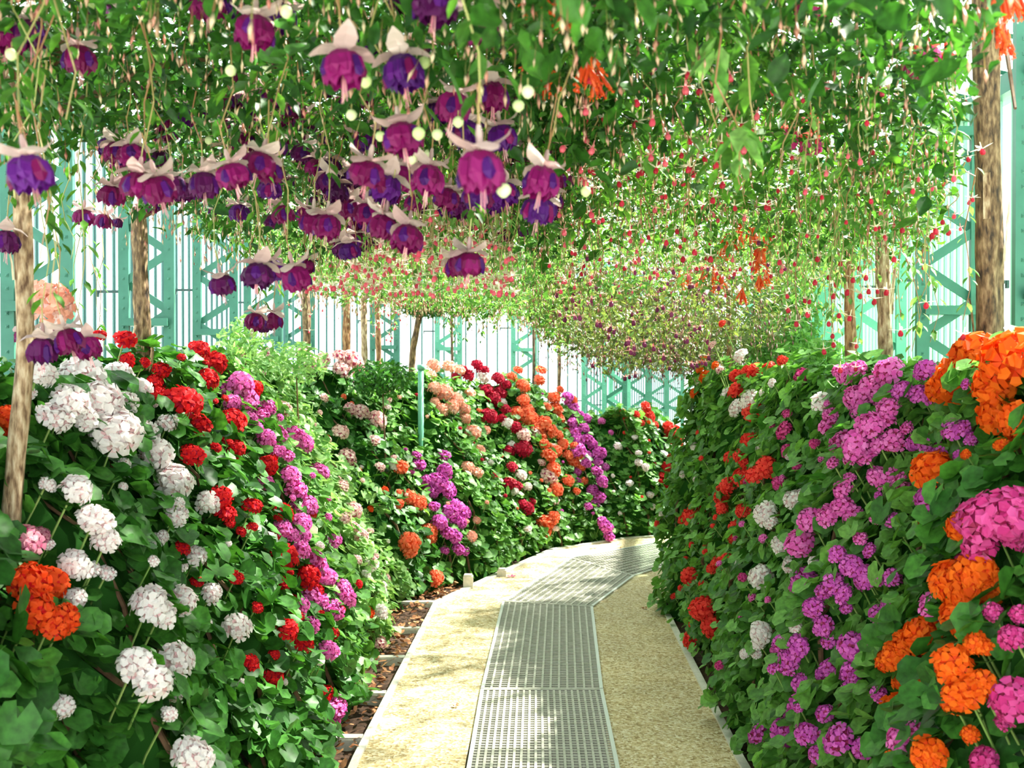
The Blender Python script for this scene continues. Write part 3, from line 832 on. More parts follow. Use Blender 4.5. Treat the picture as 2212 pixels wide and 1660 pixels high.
geranium('L', 4.3, 5.15, 'leaf_mid', 'geranium plant with a steep column of bright magenta pink heads and some red, left bank',
  H('pink', (520,830,58), (490,845,44), (530,862,56), (500,872,40), (562,900,40), (580,880,34), (575,950,44), (635,945,48), (655,957,40), (602,940,40), (595,975,30), (690,1020,42), (625,1030,46),
    (640,1060,46), (575,1045,38), (660,1090,46), (650,1130,46), (610,1142,44), (630,1158,34), (545,990,26), (650,1190,40), (720,1165,36), (680,1210,46), (700,1250,50), (672,1290,50), (650,1310,38),
    (720,1320,46), (745,1290,46), (692,1300,34), (672,1350,38), (710,1408,42), (722,1528,56), (712,1562,44), (755,1300,28), (740,1268,34), (692,1228,34), (620,985,30), (555,925,26), (540,905,30), (640,1095,30), (655,1160,34), (690,1235,28)) +
  H('red', (615,1205,58), (665,1248,54), (612,1262,30), (620,1365,48), (655,1390,44), (640,1330,34), (720,1370,24), (700,1502,40), (685,1275,30), (590,990,20), (675,1110,14), (572,890,24)), .037, 120, 580)
geranium('L', 5.15, 6.45, 'leaf_pale', 'tall pale-leaved geranium plant with scattered blush heads left of centre',
  H('blush', (515,760,26), (580,770,40), (660,770,40), (685,785,36), (740,800,46), (760,780,46), (782,805,34), (735,770,30), (610,885,40), (735,935,36), (750,990,40), (760,1105,40), (740,1050,28),
    (780,890,34), (812,910,44), (810,952,26), (755,885,30), (780,1160,32), (765,1140,24), (700,860,20), (820,1010,24), (830,1252,26), (820,1390,30), (700,775,30), (640,800,22), (770,1210,22), (745,1120,28)) +
  H('white', (820,1270,34), (800,1220,34), (820,1325,34), (560,735,18), (790,1240,20), (690,1180,16), (850,1010,18)) + H('redorange', (792,1326,32), (830,1060,18), (800,1100,14)), .033, 0, 900)
geranium('L', 6.45, 6.85, 'leaf', 'green-leaved geranium plant with a few coral red heads behind the slim mint post',
  H('coral', (865,1010,36), (880,1075,36), (902,1086,38), (885,1172,46), (925,1152,42), (884,1190,34), (940,1250,38), (932,1165,24), (862,1090,22)) + H('blush', (830,855,36), (850,990,14), (815,820,20)) + H('white', (848,1005,18), (838,880,14)), .04, 0, 700)
geranium('L', 6.85, 7.2, 'leaf_mid', 'geranium plant with a loose cluster of orchid magenta heads low in the far bank',
  H('orchid', (905,1005,30), (960,985,28), (960,1020,36), (945,1045,44), (966,1060,40), (930,1062,34), (985,1100,42), (970,1112,40), (1002,1110,32), (950,1130,36), (966,1152,30), (982,1160,34), (990,1188,28), (920,1040,28), (992,1130,30), (1005,1192,20), (960,1190,20), (938,1095,24), (900,985,22)), .038, 0, 640)
geranium('L', 7.2, 7.6, 'leaf_mid', 'geranium plant with soft salmon heads near its top, in the far bank below the glazing',
  H('salmon', (935,790,30), (970,792,30), (992,800,26), (940,840,30), (960,850,40), (985,866,36), (975,882,34), (1002,885,28), (1020,935,36), (955,886,26), (1035,975,26), (1010,1010,28), (1030,1022,28), (930,812,24),
    (1005,905,26), (1050,930,20), (940,870,22), (1015,850,24), (1018,1160,24), (1030,1125,18)), .038, 0, 640)
geranium('L', 7.6, 8.1, 'leaf_mid', 'geranium plant with deep crimson and small white heads in the far bank',
  H('crimson', (1030,790,28), (1010,812,30), (1000,798,20), (985,815,20), (1046,800,22), (1075,820,30), (1050,845,36), (1080,850,30), (1065,862,36), (1095,832,22), (1055,900,36), (1090,885,24), (1115,925,28), (1130,970,40),
    (1100,975,28), (1105,1010,26), (1100,1045,30), (1116,1050,24), (1140,1100,28), (1130,1090,22), (1085,905,20), (1070,1030,18), (1150,1085,18)) +
  H('white', (1045,815,30), (1085,870,22), (1096,916,26), (1105,962,20), (1125,1028,24), (1140,1052,20), (1140,1144,18), (1112,1062,18), (1200,1142,16), (1060,1000,14)), .038, 0, 640)
geranium('L', 8.1, 8.7, 'leaf_mid', 'geranium plant with a long slope of bright coral orange heads in the far bank',
  H('coral', (1105,815,22), (1130,835,32), (1120,800,18), (1170,800,22), (1165,822,24), (1130,865,28), (1120,895,36), (1145,905,36), (1175,915,36), (1140,888,30), (1160,925,34), (1190,932,30), (1196,860,28), (1202,885,30),
    (1215,960,28), (1186,986,32), (1200,975,28), (1226,986,28), (1240,1000,24), (1196,1015,32), (1226,1040,28), (1200,1060,36), (1180,1130,36), (1196,1118,28), (1256,1010,18), (1262,1040,18), (1246,1062,18), (1275,1078,18),
    (1210,905,24), (1170,945,24), (1225,935,22), (1180,880,22), (1205,940,24), (1175,960,22), (1240,965,20), (1180,1150,24)) +
  H('blush', (1130,940,30), (1156,935,28), (1196,968,18), (1186,1030,38), (1196,1082,24), (1170,1000,18)), .038, 0, 640)
geranium('L', 8.7, 9.25, 'leaf_mid', 'geranium plant with a slanting band of orchid purple heads in the far bank',
  H('orchid', (1225,860,28), (1235,880,32), (1246,900,32), (1265,905,26), (1260,925,24), (1240,935,28), (1246,955,36), (1270,950,26), (1250,975,32), (1265,986,26), (1295,980,30), (1290,1000,24), (1266,1002,22), (1290,1020,24),
    (1300,1040,26), (1280,1060,26), (1296,1075,28), (1270,1095,18), (1310,1140,30), (1300,1128,24), (1316,1160,24), (1246,1020,20), (1236,915,24), (1280,960,22), (1308,1010,18), (1285,1090,22), (1250,1040,14)) + H('coral', (1235,865,24), (1250,985,20), (1240,930,16), (1210,842,16)), .038, 0, 640)
geranium('L', 9.25, 9.75, 'leaf_mid', 'low geranium plant sprinkled with tiny white heads where the walkway vanishes',
  H('white', (1335,965,18), (1380,980,16), (1380,1000,18), (1395,1010,18), (1360,1045,16), (1405,1070,16), (1410,1095,14), (1372,945,14), (1340,1110,10), (1420,1120,12)) + H('coral', (1330,900,18), (1345,890,14)) + H('pink', (1300,910,16), (1320,935,12)), .038, 0, 640)
geranium('L', 9.75, 10.7, 'leaf_mid', 'farthest visible geranium plant with red heads at its top, below the narrow girders',
  H('scarlet', (1400,900,30), (1412,920,22), (1440,885,26), (1455,940,42), (1446,925,30), (1395,880,24), (1430,872,20), (1375,896,16), (1462,960,26), (1385,915,16), (1350,905,12)) + H('orange', (1480,870,26), (1462,876,22), (1440,872,16)) + H('red', (1440,1010,24), (1430,1032,22), (1448,990,16), (1436,1050,16)), .042, 0, 520)
geranium('L', 10.7, 13.0, 'leaf', 'leafy geranium plant hidden round the second bend of the walkway', [], .05, 0, 260)

# ---- right bank, near to far
geranium('R', .75, 1.75, 'leaf', 'near geranium plant with hot pink heads at the right picture edge',
  H('hotpink', (2130,1120,112), (2188,1112,108), (2120,1178,80), (2200,1162,60), (2190,1382,62), (2195,1520,90), (2178,1562,50), (2130,1648,62), (2145,1325,30), (2085,1215,40), (2205,1330,40)), .039, 260, 560)
geranium('R', 1.75, 2.55, 'leaf', 'tall geranium plant with big bright orange heads at right',
  H('orange', (2065,820,100), (2105,775,110), (2188,780,130), (2150,832,92), (2035,842,70), (2160,900,84), (2200,908,80), (2015,1015,86), (2078,1140,64), (2060,1260,92), (2110,1245,90), (2140,1272,80), (2090,1290,72), (2070,1332,70),
    (2090,1355,60), (2000,1375,92), (1960,1395,60), (1940,1420,62), (1918,1432,50), (1975,1436,44), (2110,1392,50), (2060,1440,80), (2012,1470,46), (1945,1475,34), (2090,1500,82), (2058,1520,50), (2122,1480,60), (1950,1550,90),
    (1925,1560,50), (2100,1592,30), (2010,1635,72), (1918,960,28), (2130,1400,40), (2185,960,40)) + H('pink', (2020,1312,60), (1950,1600,60), (1978,1580,44)), .037, 280, 560)
geranium('R', 2.55, 3.5, 'leaf_mid', 'geranium plant covered in orchid pink heads from top to foot, right bank',
  H('orchid', (1950,845,44), (2000,800,50), (2015,850,50), (1985,852,44), (1985,960,46), (2010,962,48), (2060,930,50), (2080,925,36), (2100,950,28), (2030,985,40), (2010,1080,62), (2030,1100,50), (1930,1125,34), (2076,985,28), (2100,1000,22),
    (1930,1250,40), (1740,1255,56), (1730,1272,44), (1800,1265,50), (1840,1225,50), (1870,1255,46), (1825,1286,44), (1760,1315,46), (1810,1200,40), (1830,1315,26), (1900,1330,40), (1920,1310,34), (1780,1355,46), (1795,1386,40), (1710,1420,50),
    (1726,1400,50), (1705,1440,46), (1690,1395,40), (1845,1400,60), (1870,1395,46), (1800,1450,50), (1840,1455,46), (1780,1460,34), (1735,1480,46), (1745,1490,34), (1840,1500,50), (1900,1500,36), (1735,1535,60), (1715,1550,40), (1700,1585,60),
    (1745,1590,50), (1785,1545,40), (1640,1590,42), (1815,1600,66), (1770,1635,40), (1865,1620,46), (1865,1240,40), (1780,1280,34), (1880,1190,30), (1905,1255,20)), .035, 290, 580)
geranium('R', 3.5, 4.3, 'leaf_mid', 'geranium plant with airy lilac pink heads at eye level below the large green girder',
  H('pink', (1830,810,50), (1852,800,42), (1920,802,60), (1880,842,56), (1902,852,56), (1850,862,56), (1920,882,50), (1860,890,46), (1790,920,46), (1880,922,60), (1912,910,50), (1850,962,60), (1820,955,50), (1930,952,50), (1900,962,44), (1872,985,50),
    (1836,995,30), (1920,1035,52), (1895,1030,46), (1952,1040,46), (1820,1060,40), (1750,1125,56), (1790,1115,50), (1820,1095,50), (1840,1110,42), (1730,1175,60), (1860,1165,32), (1895,1120,30), (1795,895,34), (1800,1000,24), (1835,1035,26), (1960,925,30)) + H('orange', (1925,965,26)), .034, 60, 600)
geranium('R', 4.3, 4.95, 'leaf_mid', 'geranium plant with pure white heads next to the orchid pink plant, right bank',
  H('white', (1775,870,46), (1655,1110,52), (1690,1176,46), (1706,1220,32), (1645,1247,56), (1716,1080,44), (1732,1070,30), (1760,1215,20), (1645,1370,50), (1720,1355,26), (1610,1415,20), (1636,1415,22), (1705,985,18), (1640,1392,30), (1668,1130,30), (1700,1305,14)) +
  H('hotpink', (1735,815,42), (1700,895,20), (1695,930,36), (1760,960,18), (1700,975,30), (1685,1045,32), (1605,1250,18), (1555,1440,20), (1722,1010,22)), .034, 30, 620)
geranium('R', 4.95, 5.75, 'leaf_mid', 'geranium plant with scarlet heads hanging beside the walkway, right bank',
  H('scarlet', (1620,955,40), (1600,985,34), (1580,990,32), (1610,1000,26), (1655,1010,50), (1635,1026,46), (1605,1032,46), (1575,1050,40), (1560,1075,36), (1560,1098,28), (1500,1115,50), (1482,1122,30), (1605,1105,34), (1590,1140,34), (1570,1215,38),
    (1540,1230,26), (1490,1245,38), (1520,1318,56), (1540,1355,50), (1493,1383,38), (1585,1165,24), (1548,1215,24), (1456,1290,14), (1500,1350,24)), .034, 0, 660)
geranium('R', 5.75, 6.35, 'leaf_mid', 'geranium plant with white and scarlet heads side by side atop the right bank',
  H('white', (1575,855,36), (1620,865,46), (1592,882,36), (1600,770,30), (1500,965,18), (1475,1025,16), (1650,850,20)) + H('scarlet', (1590,845,38), (1635,803,38), (1660,797,32), (1590,812,30), (1625,812,26), (1690,780,24), (1630,890,50), (1612,800,22), (1560,700,10)), .038, 0, 680)
geranium('R', 6.35, 7.3, 'leaf_mid', 'geranium plant with bright orange heads at the corner where the right bank turns',
  H('orange', (1525,815,30), (1520,780,22), (1500,850,20), (1512,800,18), (1545,790,18)) + H('pink', (1480,810,24), (1470,800,16)) + H('blush', (1555,800,18), (1540,745,14)), .038, 0, 680)
geranium('R', 7.3, 10.5, 'leaf', 'leafy geranium plant behind the turned corner of the right bank', [], .05, 0, 300)

# ------------------------------------------------------------------ fuchsia trees
_yc = np.array([0, 4, 6.7, 8.2, 9.2, 10.2, 12.0]); _xc = np.array([.13, .145, .25, .85, 1.5, 2.1, 2.6])
def cx(y): return np.interp(y, _yc, _xc)
def zbot(u, y):
    """underside of the trained canopy; u is the distance right of the path's centre"""
    b = np.interp(y, [1, 2.2, 3.6, 6, 9], [2.10, 2.20, 2.12, 2.05, 2.03])
    side = np.clip((u + .35) / .5, 0, 1) * np.clip((y - 4.6) / 1.6, 0, 1)
    b = b - .40 * side
    b = b - .10 * np.clip((u - .4) / .5, 0, 1) * np.clip((5 - y) / 1, 0, 1)
    return b + .07 * np.sin(u * 5 + y * 3.3) * np.sin(y * 4.1 + 1) + .04 * np.sin(u * 13 + y * 9)

def fuchsia_meshes(kind):
    """single or double fuchsia hanging along -z; unit = radius of the corolla"""
    sp, cor, stm = {'A_m': ('sepal', 'magenta', 'stamen'), 'A_v': ('sepal', 'violet', 'stamen'), 'A_d': ('sepal', 'purple', 'stamen'), 'F': ('sepal_red', 'p_hotpink', 'stamen')}[kind]
    ped = MB(); ped.tube([(.15, 0, 3.3), (.05, 0, 2.5), (0, 0, 1.7)], .05, 4, 0, False); ped.tube([(0, 0, 1.75), (0, 0, 1.45), (0, 0, 1.0), (0, 0, .7)], [.09, .16, .15, .26], 6, 1)
    flower = ped.mesh('flower', [M['pedicel'], M[sp]])
    s = MB()
    for k in range(4):
        a = k * PI/2 + .3; ca, sa = math.cos(a), math.sin(a); rows = []
        for r, z, w in ((.12, .80, .24), (.55, 1.0, .56), (1.05, .92, .60), (1.42, .66, .40), (1.62, .46, .05)) if k % 2 else ((.12, .80, .24), (.5, 1.05, .54), (.95, 1.2, .56), (1.3, 1.4, .36), (1.5, 1.62, .05)):
            rows.append([(ca*r - sa*q, sa*r + ca*q, z - .22*abs(q)) for q in (-w, 0, w)])
        s.grid(rows)
    sep = s.mesh('sepals', M[sp])
    c = MB(); rnd = random.Random(len(kind) * 7 + ord(kind[-1]))
    for lay, (rs, zo) in enumerate(((1.0, 0), (.74, -.16))):
        rows = []; n = 16
        for i, (r, z) in enumerate(((.15, .78), (.6, .66), (.92, .32), (1.0, -.15), (.80, -.62))):
            row = []
            for j in range(n + 1):
                a = 2*PI*j/n; rr = r * rs * (1 + (.04 + .05*i) * math.sin(j * PI * .75 + lay * 2)); row.append((rr*math.cos(a), rr*math.sin(a), z + zo + .05*i*math.sin(j * 1.9 * PI / 2 + lay)))
            row[-1] = row[0]; rows.append(row)
        c.grid(rows)
    for j in range(7):
        a = j * .9; c.add([(0, 0, .2), (.55*math.cos(a), .55*math.sin(a), -.55), (.35*math.cos(a+.7), .35*math.sin(a+.7), -.62), ], [(0, 1, 2)])
    for j in range(9):
        a = j * .7 + .2; w = .34; r = .98 + .1*rnd.random(); z0 = -.35 - .25*rnd.random()
        def Pq(rr, aa, z): return (rr*math.cos(aa), rr*math.sin(aa), z)
        c.grid([[Pq(.3, a - w, .62), Pq(.34, a, .68), Pq(.3, a + w, .62)], [Pq(.85, a - w, .30), Pq(.95, a, .36), Pq(.85, a + w, .30)], [Pq(r, a - w, z0*.5), Pq(r*1.1, a, z0*.4), Pq(r, a + w, z0*.5)], [Pq(r*.86, a - w*.6, z0), Pq(r*1.02, a, z0 - .1), Pq(r*.86, a + w*.6, z0)]], j % 3 == 1)
    co = c.mesh('corolla', [M[cor], M[{'magenta': 'violet', 'violet': 'magenta', 'purple': 'violet'}.get(cor, cor)]])
    t = MB()
    for j in range(5):
        a = j * 1.256; t.tube([(.05*math.cos(a), .05*math.sin(a), 0), (.12*math.cos(a), .12*math.sin(a), -1.0 - .1*j), (.16*math.cos(a), .16*math.sin(a), -1.25 - .1*j)], .022, 3, 0, False)
    st = t.mesh('stamens', M[stm])
    return flower, sep, co, st
FUM = {k: fuchsia_meshes(k) for k in ('A_m', 'A_v', 'A_d', 'F')}

def single_fuchsia(sepm, corm, seed=0, long=1.0, wide=1.0, cs=1.0):
    """small single fuchsia, one mesh; unit = one centimetre"""
    m = MB(); rnd = random.Random(seed)
    m.tube([(.3, 0, 5.2*long), (.1, 0, 3.8*long), (0, 0, 2.6*long)], .07, 3, 2, False)
    m.tube([(0, 0, 2.7*long), (0, 0, 1.2), (0, 0, .7)], [.16, .20, .30], 5, 0)
    for k in range(4):
        a = k * PI/2 + rnd.uniform(0, 1); ca, sa = math.cos(a), math.sin(a); up = rnd.uniform(-.2, 1.0)
        rows = [[(ca*r - sa*q, sa*r + ca*q, z) for q in (-w, 0, w)] for r, z, w in ((.2, .8, .22), (1.1*wide, .95 + .3*up, .38*wide), (2.3*wide, .8 + up, .04))]
        m.grid(rows, 0)
    rows = []
    for r, z in ((.3, .8), (.78, .1), (.85, -.5), (.55, -1.1)):
        row = [(cs*r*math.cos(2*PI*j/7), cs*r*math.sin(2*PI*j/7), z*cs + .12*(j % 2)) for j in range(7)]; rows.append(row + [row[0]])
    m.grid(rows, 1)
    for j in range(2): m.tube([(0, 0, -.6), (.12*j, .1, -2.2)], .045, 3, 2, False)
    return m.mesh('blossom', [M[sepm], M[corm], M['pedicel']])
SF = {'B': [single_fuchsia('sepal_white', 'c_rose', i, .8, 1.5, .72) for i in range(3)], 'D': [single_fuchsia('sepal_white', 'c_red', i + 5, 1.1, 1.45, .95) for i in range(3)],
      'Dp': [single_fuchsia('sepal_pink', 'c_rose', i + 9) for i in range(2)], 'E': [single_fuchsia('sepal_pink', 'c_mauve', i + 12, .7, 1.2) for i in range(3)],
      'S': [single_fuchsia('sepal_red', 'p_scarlet', 20, .5)]}
def orange_cluster(seed):
    m = MB(); rnd = random.Random(seed)
    for k in range(11):
        a = rnd.uniform(0, 2*PI); sp = rnd.uniform(.05, .75); L = rnd.uniform(4.2, 6.2)
        o = Vector((rnd.uniform(-.8, .8), rnd.uniform(-.8, .8), rnd.uniform(-1.5, 1.5))); d = Vector((math.cos(a)*sp, math.sin(a)*sp, -1)).normalized()
        m.tube([o, o + d*L*.3, o + d*L*.75, o + d*L], [.16, .34, .48, .42], 6, 0)
        for j in range(4):
            b = j*PI/2; x = frame_mat(d)
            m.add([o + d*L*.97, o + d*(L+.9) + x @ Vector((math.cos(b-.3)*.7, math.sin(b-.3)*.7, 0)), o + d*(L+1.2) + x @ Vector((math.cos(b)*.5, math.sin(b)*.5, 0)), o + d*(L+.9) + x @ Vector((math.cos(b+.3)*.7, math.sin(b+.3)*.7, 0))], [(0, 1, 2, 3)], 0)
        m.tube([Vector((0, 0, 3)), o], .08, 3, 1, False)
    m.tube([(0, 0, 2.5), (0, 0, 6)], .12, 4, 1, False)
    return m.mesh('flower_cluster', [M['tube_orange'], M['pedicel']])
OC = [orange_cluster(i) for i in range(3)]
_b = MB(); _b.tube([(0, 0, 1.9), (0, 0, .9)], .1, 4, 1, False); _b.tube([(0, 0, .98), (0, 0, .7), (0, 0, .2), (0, 0, -.4), (0, 0, -.85), (0, 0, -1.0)], [.15, .65, .95, .85, .4, .05], 8, 0)
BUD = _b.mesh('bud', [M['bud'], M['pedicel']], True)

def trunk_mesh(pts, r0, r1, mat, strips=0, seed=1):
    rnd = random.Random(seed); m = MB(); n = 14; P, T3 = [], []
    pts = [Vector(p) for p in pts]; seg = 46
    rows = []
    for i in range(seg + 1):
        u = i / seg * (len(pts) - 1); k = min(int(u), len(pts) - 2); f = u - k; f = f*f*(3-2*f) * .5 + f * .5
        c = pts[k].lerp(pts[k+1], f); r = r0 + (r1 - r0) * i / seg
        if i < 4: r *= 1.35 - .09 * i
        row = []
        for j in range(n):
            a = 2*PI*j/n
            rr = r * (1 + .10*math.sin(3*a + i*.35 + seed) + .07*math.sin(5*a - i*.6) + rnd.uniform(-.06, .06) + .05*math.sin(i*1.3 + seed))
            row.append((c.x + rr*math.cos(a), c.y + rr*math.sin(a), c.z))
        rows.append(row + [row[0]])
    m.grid(rows)
    me = m.mesh('trunk', mat, True)
    sm = MB()
    for q in range(strips):
        i = rnd.uniform(.12, .85) * (len(pts)-1); k = min(int(i), len(pts)-2); c = pts[k].lerp(pts[k+1], i-k); a = rnd.uniform(PI, 2*PI); L = rnd.uniform(.06, .20)
        d = Vector((math.cos(a), math.sin(a), 0)); s = Vector((-d.y, d.x, 0)); w = rnd.uniform(.005, .011); rr = r0 * 1.02
        sm.grid([[c + d*(rr + o_) + s*w*e + Vector((0, 0, z)) for e in (-1, 1)] for z, o_ in ((0, 0), (L*.4, .004), (L*.8, .012), (L, .026 * rnd.random()))])
    return me, (sm.mesh('bark_strip', M['bark_pale']) if strips else None)

ALLOC = {}
BV = [(0, -.6, 0), (.26, .3, 0), (0, .3, .26), (-.26, .3, 0), (0, 1.1, 0), (.0, -2.6, .05), (.09, -.5, 0), (-.09, -.5, 0)]
BF = [(0, 1, 2), (0, 2, 3), (0, 3, 1), (4, 2, 1), (4, 3, 2), (4, 1, 3), (5, 6, 7), (5, 7, 6)]
def fuchsia_tree(key, label, base, tilt, r, bark, side, y0, y1, leafmat, dens=2100, lr=.024, simple=False, ulim=None, strips=0, big=0, top=None, thick=.46):
    bx, by = base
    t = tag(empty('fuchsia_tree', (bx, by, -.02)), label, 'fuchsia', 'fuchsias trained overhead on standards')
    tops = top or 2.25
    pts = [(0, 0, 0), (tilt*.25 + .012, .01, .55), (tilt*.5 - .015, -.01, 1.1), (tilt*.8 + .012, .01, 1.65), (tilt, 0, tops)]
    me, stp = trunk_mesh(pts, r, r*.8, M[bark], strips, seed=len(label))
    link('trunk', me, t)
    if stp: s_ = link('bark_strips', stp, t); s_['kind'] = 'stuff'
    tip = Vector((bx + tilt, by, tops - .02))
    # limbs trained outward
    ulo, uhi = ulim or ((-1.5, .12) if side == 'L' else (-.12, 1.45))
    for k in range(6):
        y = y0 + (y1 - y0) * (k + .5) / 6; u = R.uniform(ulo * .8, uhi * .8)
        e = Vector((float(cx(y)) + u, y, float(zbot(u, y)) + .22)); mid = tip.lerp(e, .5) + Vector((0, 0, .10))
        mb = MB(); mb.tube([tip - Vector((0, 0, .04)), tip.lerp(mid, .5) + Vector((0, 0, .03)), mid, e], [.016, .012, .009, .004], 5)
        link_world('branch', mb.mesh('branch', M['twig']), t)
    A = (uhi - ulo) * (y1 - y0)
    n = int(A * dens * (1.75 if y0 < 3.5 else 1.3))
    u = NR.uniform(ulo, uhi, n); y = NR.uniform(y0 - .12, y1 + .12, n)
    h = NR.beta(1.1, 1.9 if y0 >= 3.5 else 1.35, n); thick = thick + (.12 if y0 < 3.5 else 0)
    edge = np.minimum(u - (-1.55), 1.5 - u)
    z = zbot(u, y) + h * thick - .02 + .25 * np.clip(.3 - edge, 0, .3)
    holes = np.sin(u * 7.1 + y * 5.3) * np.sin(y * 6.7 - u * 3.9) + .4 * np.sin(u * 17 + y * 11)
    keep = (NR.uniform(0, 1, n) > np.clip((holes - .62) * 1.3, 0, .85))
    x = cx(y) + u
    far = np.sqrt(x**2 + y**2) > 1.0
    keep &= far
    if side == 'R': keep &= x < .17 + .385 * np.maximum(y, 1.2)
    P = np.stack([x, y, z], 1)[keep]; n = len(P)
    N = NR.normal(0, .55, (n, 3)) + np.array([0, -.1, .75]); T = NR.normal(0, .6, (n, 3)) + np.array([0, 0, -.7])
    o = mass('foliage', FV4 if simple else FV, FF4 if simple else FF, P, N, T, lr * NR.uniform(.6, 1.2, n), M[leafmat], t); o['kind'] = 'stuff'
    bn = int(A * (520 if y0 < 4 else 420)); bu = NR.uniform(ulo, uhi, bn); by_ = NR.uniform(y0, y1, bn)
    P2 = np.stack([cx(by_) + bu, by_, zbot(bu, by_) + NR.uniform(-.10, .12, bn)], 1); P2 = P2[(np.hypot(P2[:, 0], P2[:, 1]) > 1.2) & ((side == 'L') | (P2[:, 0] < .15 + .385 * np.maximum(P2[:, 1], 1.2)))]; bn = len(P2)
    o = mass('pendent_buds', BV, BF, P2, NR.normal(0, 1, (bn, 3)) * [1, 1, .1], NR.normal(0, .12, (bn, 3)) + np.array([0, 0, -1.]), (.013 if y0 < 4 else .016) * NR.uniform(.7, 1.4, bn), [M['bud_pink' if leafmat != 'f_leaf_olive' else 'bud_mauve'], M['pedicel']], t, mi=[0]*6 + [1]*2); o['kind'] = 'stuff'
    for i in range(big):
        for _ in range(20):
            uu = R.uniform(ulo, uhi); y_ = R.uniform(y0, y1); zz = float(zbot(uu, y_)) - R.uniform(.0, .07)
            if math.hypot(float(cx(y_)) + uu, y_) > 1.25 and (side == 'L' or float(cx(y_)) + uu < .12 + .385 * y_): break
        else: continue
        if i == 0:
            if 'bigleaf' not in ALLOC:
                m = MB(); rows = [[(q*w, yy_, .12*abs(q) - .1*yy_*yy_ + zz_) for q in (-1, -.5, 0, .5, 1)] for yy_, w, zz_ in ((-1, .03, 0), (-.6, .42, 0), (-.1, .58, 0), (.4, .46, 0), (.8, .22, 0), (1.08, .02, 0))]
                m.grid(rows); ALLOC['bigleaf'] = {}
                ALLOC['bigmb'] = m
        if leafmat not in ALLOC['bigleaf']: ALLOC['bigleaf'][leafmat] = ALLOC['bigmb'].mesh('leaf', M[leafmat], True)
        nv = Vector((R.gauss(0, .6), R.gauss(-.2, .6), .5)); tv = Vector((R.gauss(0, .5), R.gauss(0, .5), -.8))
        link_world('leaf', ALLOC['bigleaf'][leafmat], t, (float(cx(y_)) + uu, y_, zz), frame_mat(nv, tv), R.uniform(.026, .04))
    return t

TREES = {}
def TR(key, *a, **k): TREES[key] = fuchsia_tree(key, *a, **k); return TREES[key]
def gx(px, d): return ((px - CX) / F * d, d)
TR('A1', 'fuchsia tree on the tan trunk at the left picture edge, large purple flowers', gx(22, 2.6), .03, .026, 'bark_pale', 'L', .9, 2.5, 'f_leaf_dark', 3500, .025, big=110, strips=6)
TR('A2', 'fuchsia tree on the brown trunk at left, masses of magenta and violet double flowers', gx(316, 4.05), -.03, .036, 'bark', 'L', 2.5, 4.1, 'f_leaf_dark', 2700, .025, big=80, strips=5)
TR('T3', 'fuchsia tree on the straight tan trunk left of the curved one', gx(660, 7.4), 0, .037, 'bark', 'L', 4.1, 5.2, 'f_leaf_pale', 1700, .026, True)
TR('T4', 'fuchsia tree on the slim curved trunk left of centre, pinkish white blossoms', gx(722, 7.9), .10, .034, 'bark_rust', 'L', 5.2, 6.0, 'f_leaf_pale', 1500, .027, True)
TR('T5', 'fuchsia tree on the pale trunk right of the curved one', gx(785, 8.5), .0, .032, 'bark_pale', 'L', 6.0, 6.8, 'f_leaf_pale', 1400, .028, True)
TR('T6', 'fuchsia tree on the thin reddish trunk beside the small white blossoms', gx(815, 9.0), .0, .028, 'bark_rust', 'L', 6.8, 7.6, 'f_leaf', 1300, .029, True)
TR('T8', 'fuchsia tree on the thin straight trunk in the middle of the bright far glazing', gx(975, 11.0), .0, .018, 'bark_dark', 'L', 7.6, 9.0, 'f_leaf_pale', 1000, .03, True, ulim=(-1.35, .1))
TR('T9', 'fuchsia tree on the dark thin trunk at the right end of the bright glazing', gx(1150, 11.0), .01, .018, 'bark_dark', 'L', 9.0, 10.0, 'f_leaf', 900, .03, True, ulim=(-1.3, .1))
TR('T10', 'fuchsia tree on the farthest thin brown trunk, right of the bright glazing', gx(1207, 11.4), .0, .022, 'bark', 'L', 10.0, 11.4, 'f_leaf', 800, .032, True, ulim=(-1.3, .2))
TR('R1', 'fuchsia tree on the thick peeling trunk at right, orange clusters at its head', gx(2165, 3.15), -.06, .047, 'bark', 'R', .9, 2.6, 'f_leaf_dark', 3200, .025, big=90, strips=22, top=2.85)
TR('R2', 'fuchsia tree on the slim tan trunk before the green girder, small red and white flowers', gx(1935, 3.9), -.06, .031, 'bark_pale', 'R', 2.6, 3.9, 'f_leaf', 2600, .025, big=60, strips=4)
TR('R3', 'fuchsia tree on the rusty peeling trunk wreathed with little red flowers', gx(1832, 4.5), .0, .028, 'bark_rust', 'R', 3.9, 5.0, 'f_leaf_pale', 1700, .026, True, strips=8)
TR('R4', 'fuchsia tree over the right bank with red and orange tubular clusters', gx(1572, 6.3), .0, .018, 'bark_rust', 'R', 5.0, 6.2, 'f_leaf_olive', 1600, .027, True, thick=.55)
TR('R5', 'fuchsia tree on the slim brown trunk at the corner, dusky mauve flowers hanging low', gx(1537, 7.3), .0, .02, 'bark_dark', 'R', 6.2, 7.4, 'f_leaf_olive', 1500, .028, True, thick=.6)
TR('R6', 'farther fuchsia tree with mauve flowers above the narrow girders', gx(1508, 12.2), .0, .024, 'bark_pale', 'R', 7.4, 9.2, 'f_leaf_olive', 1200, .03, True, thick=.6)

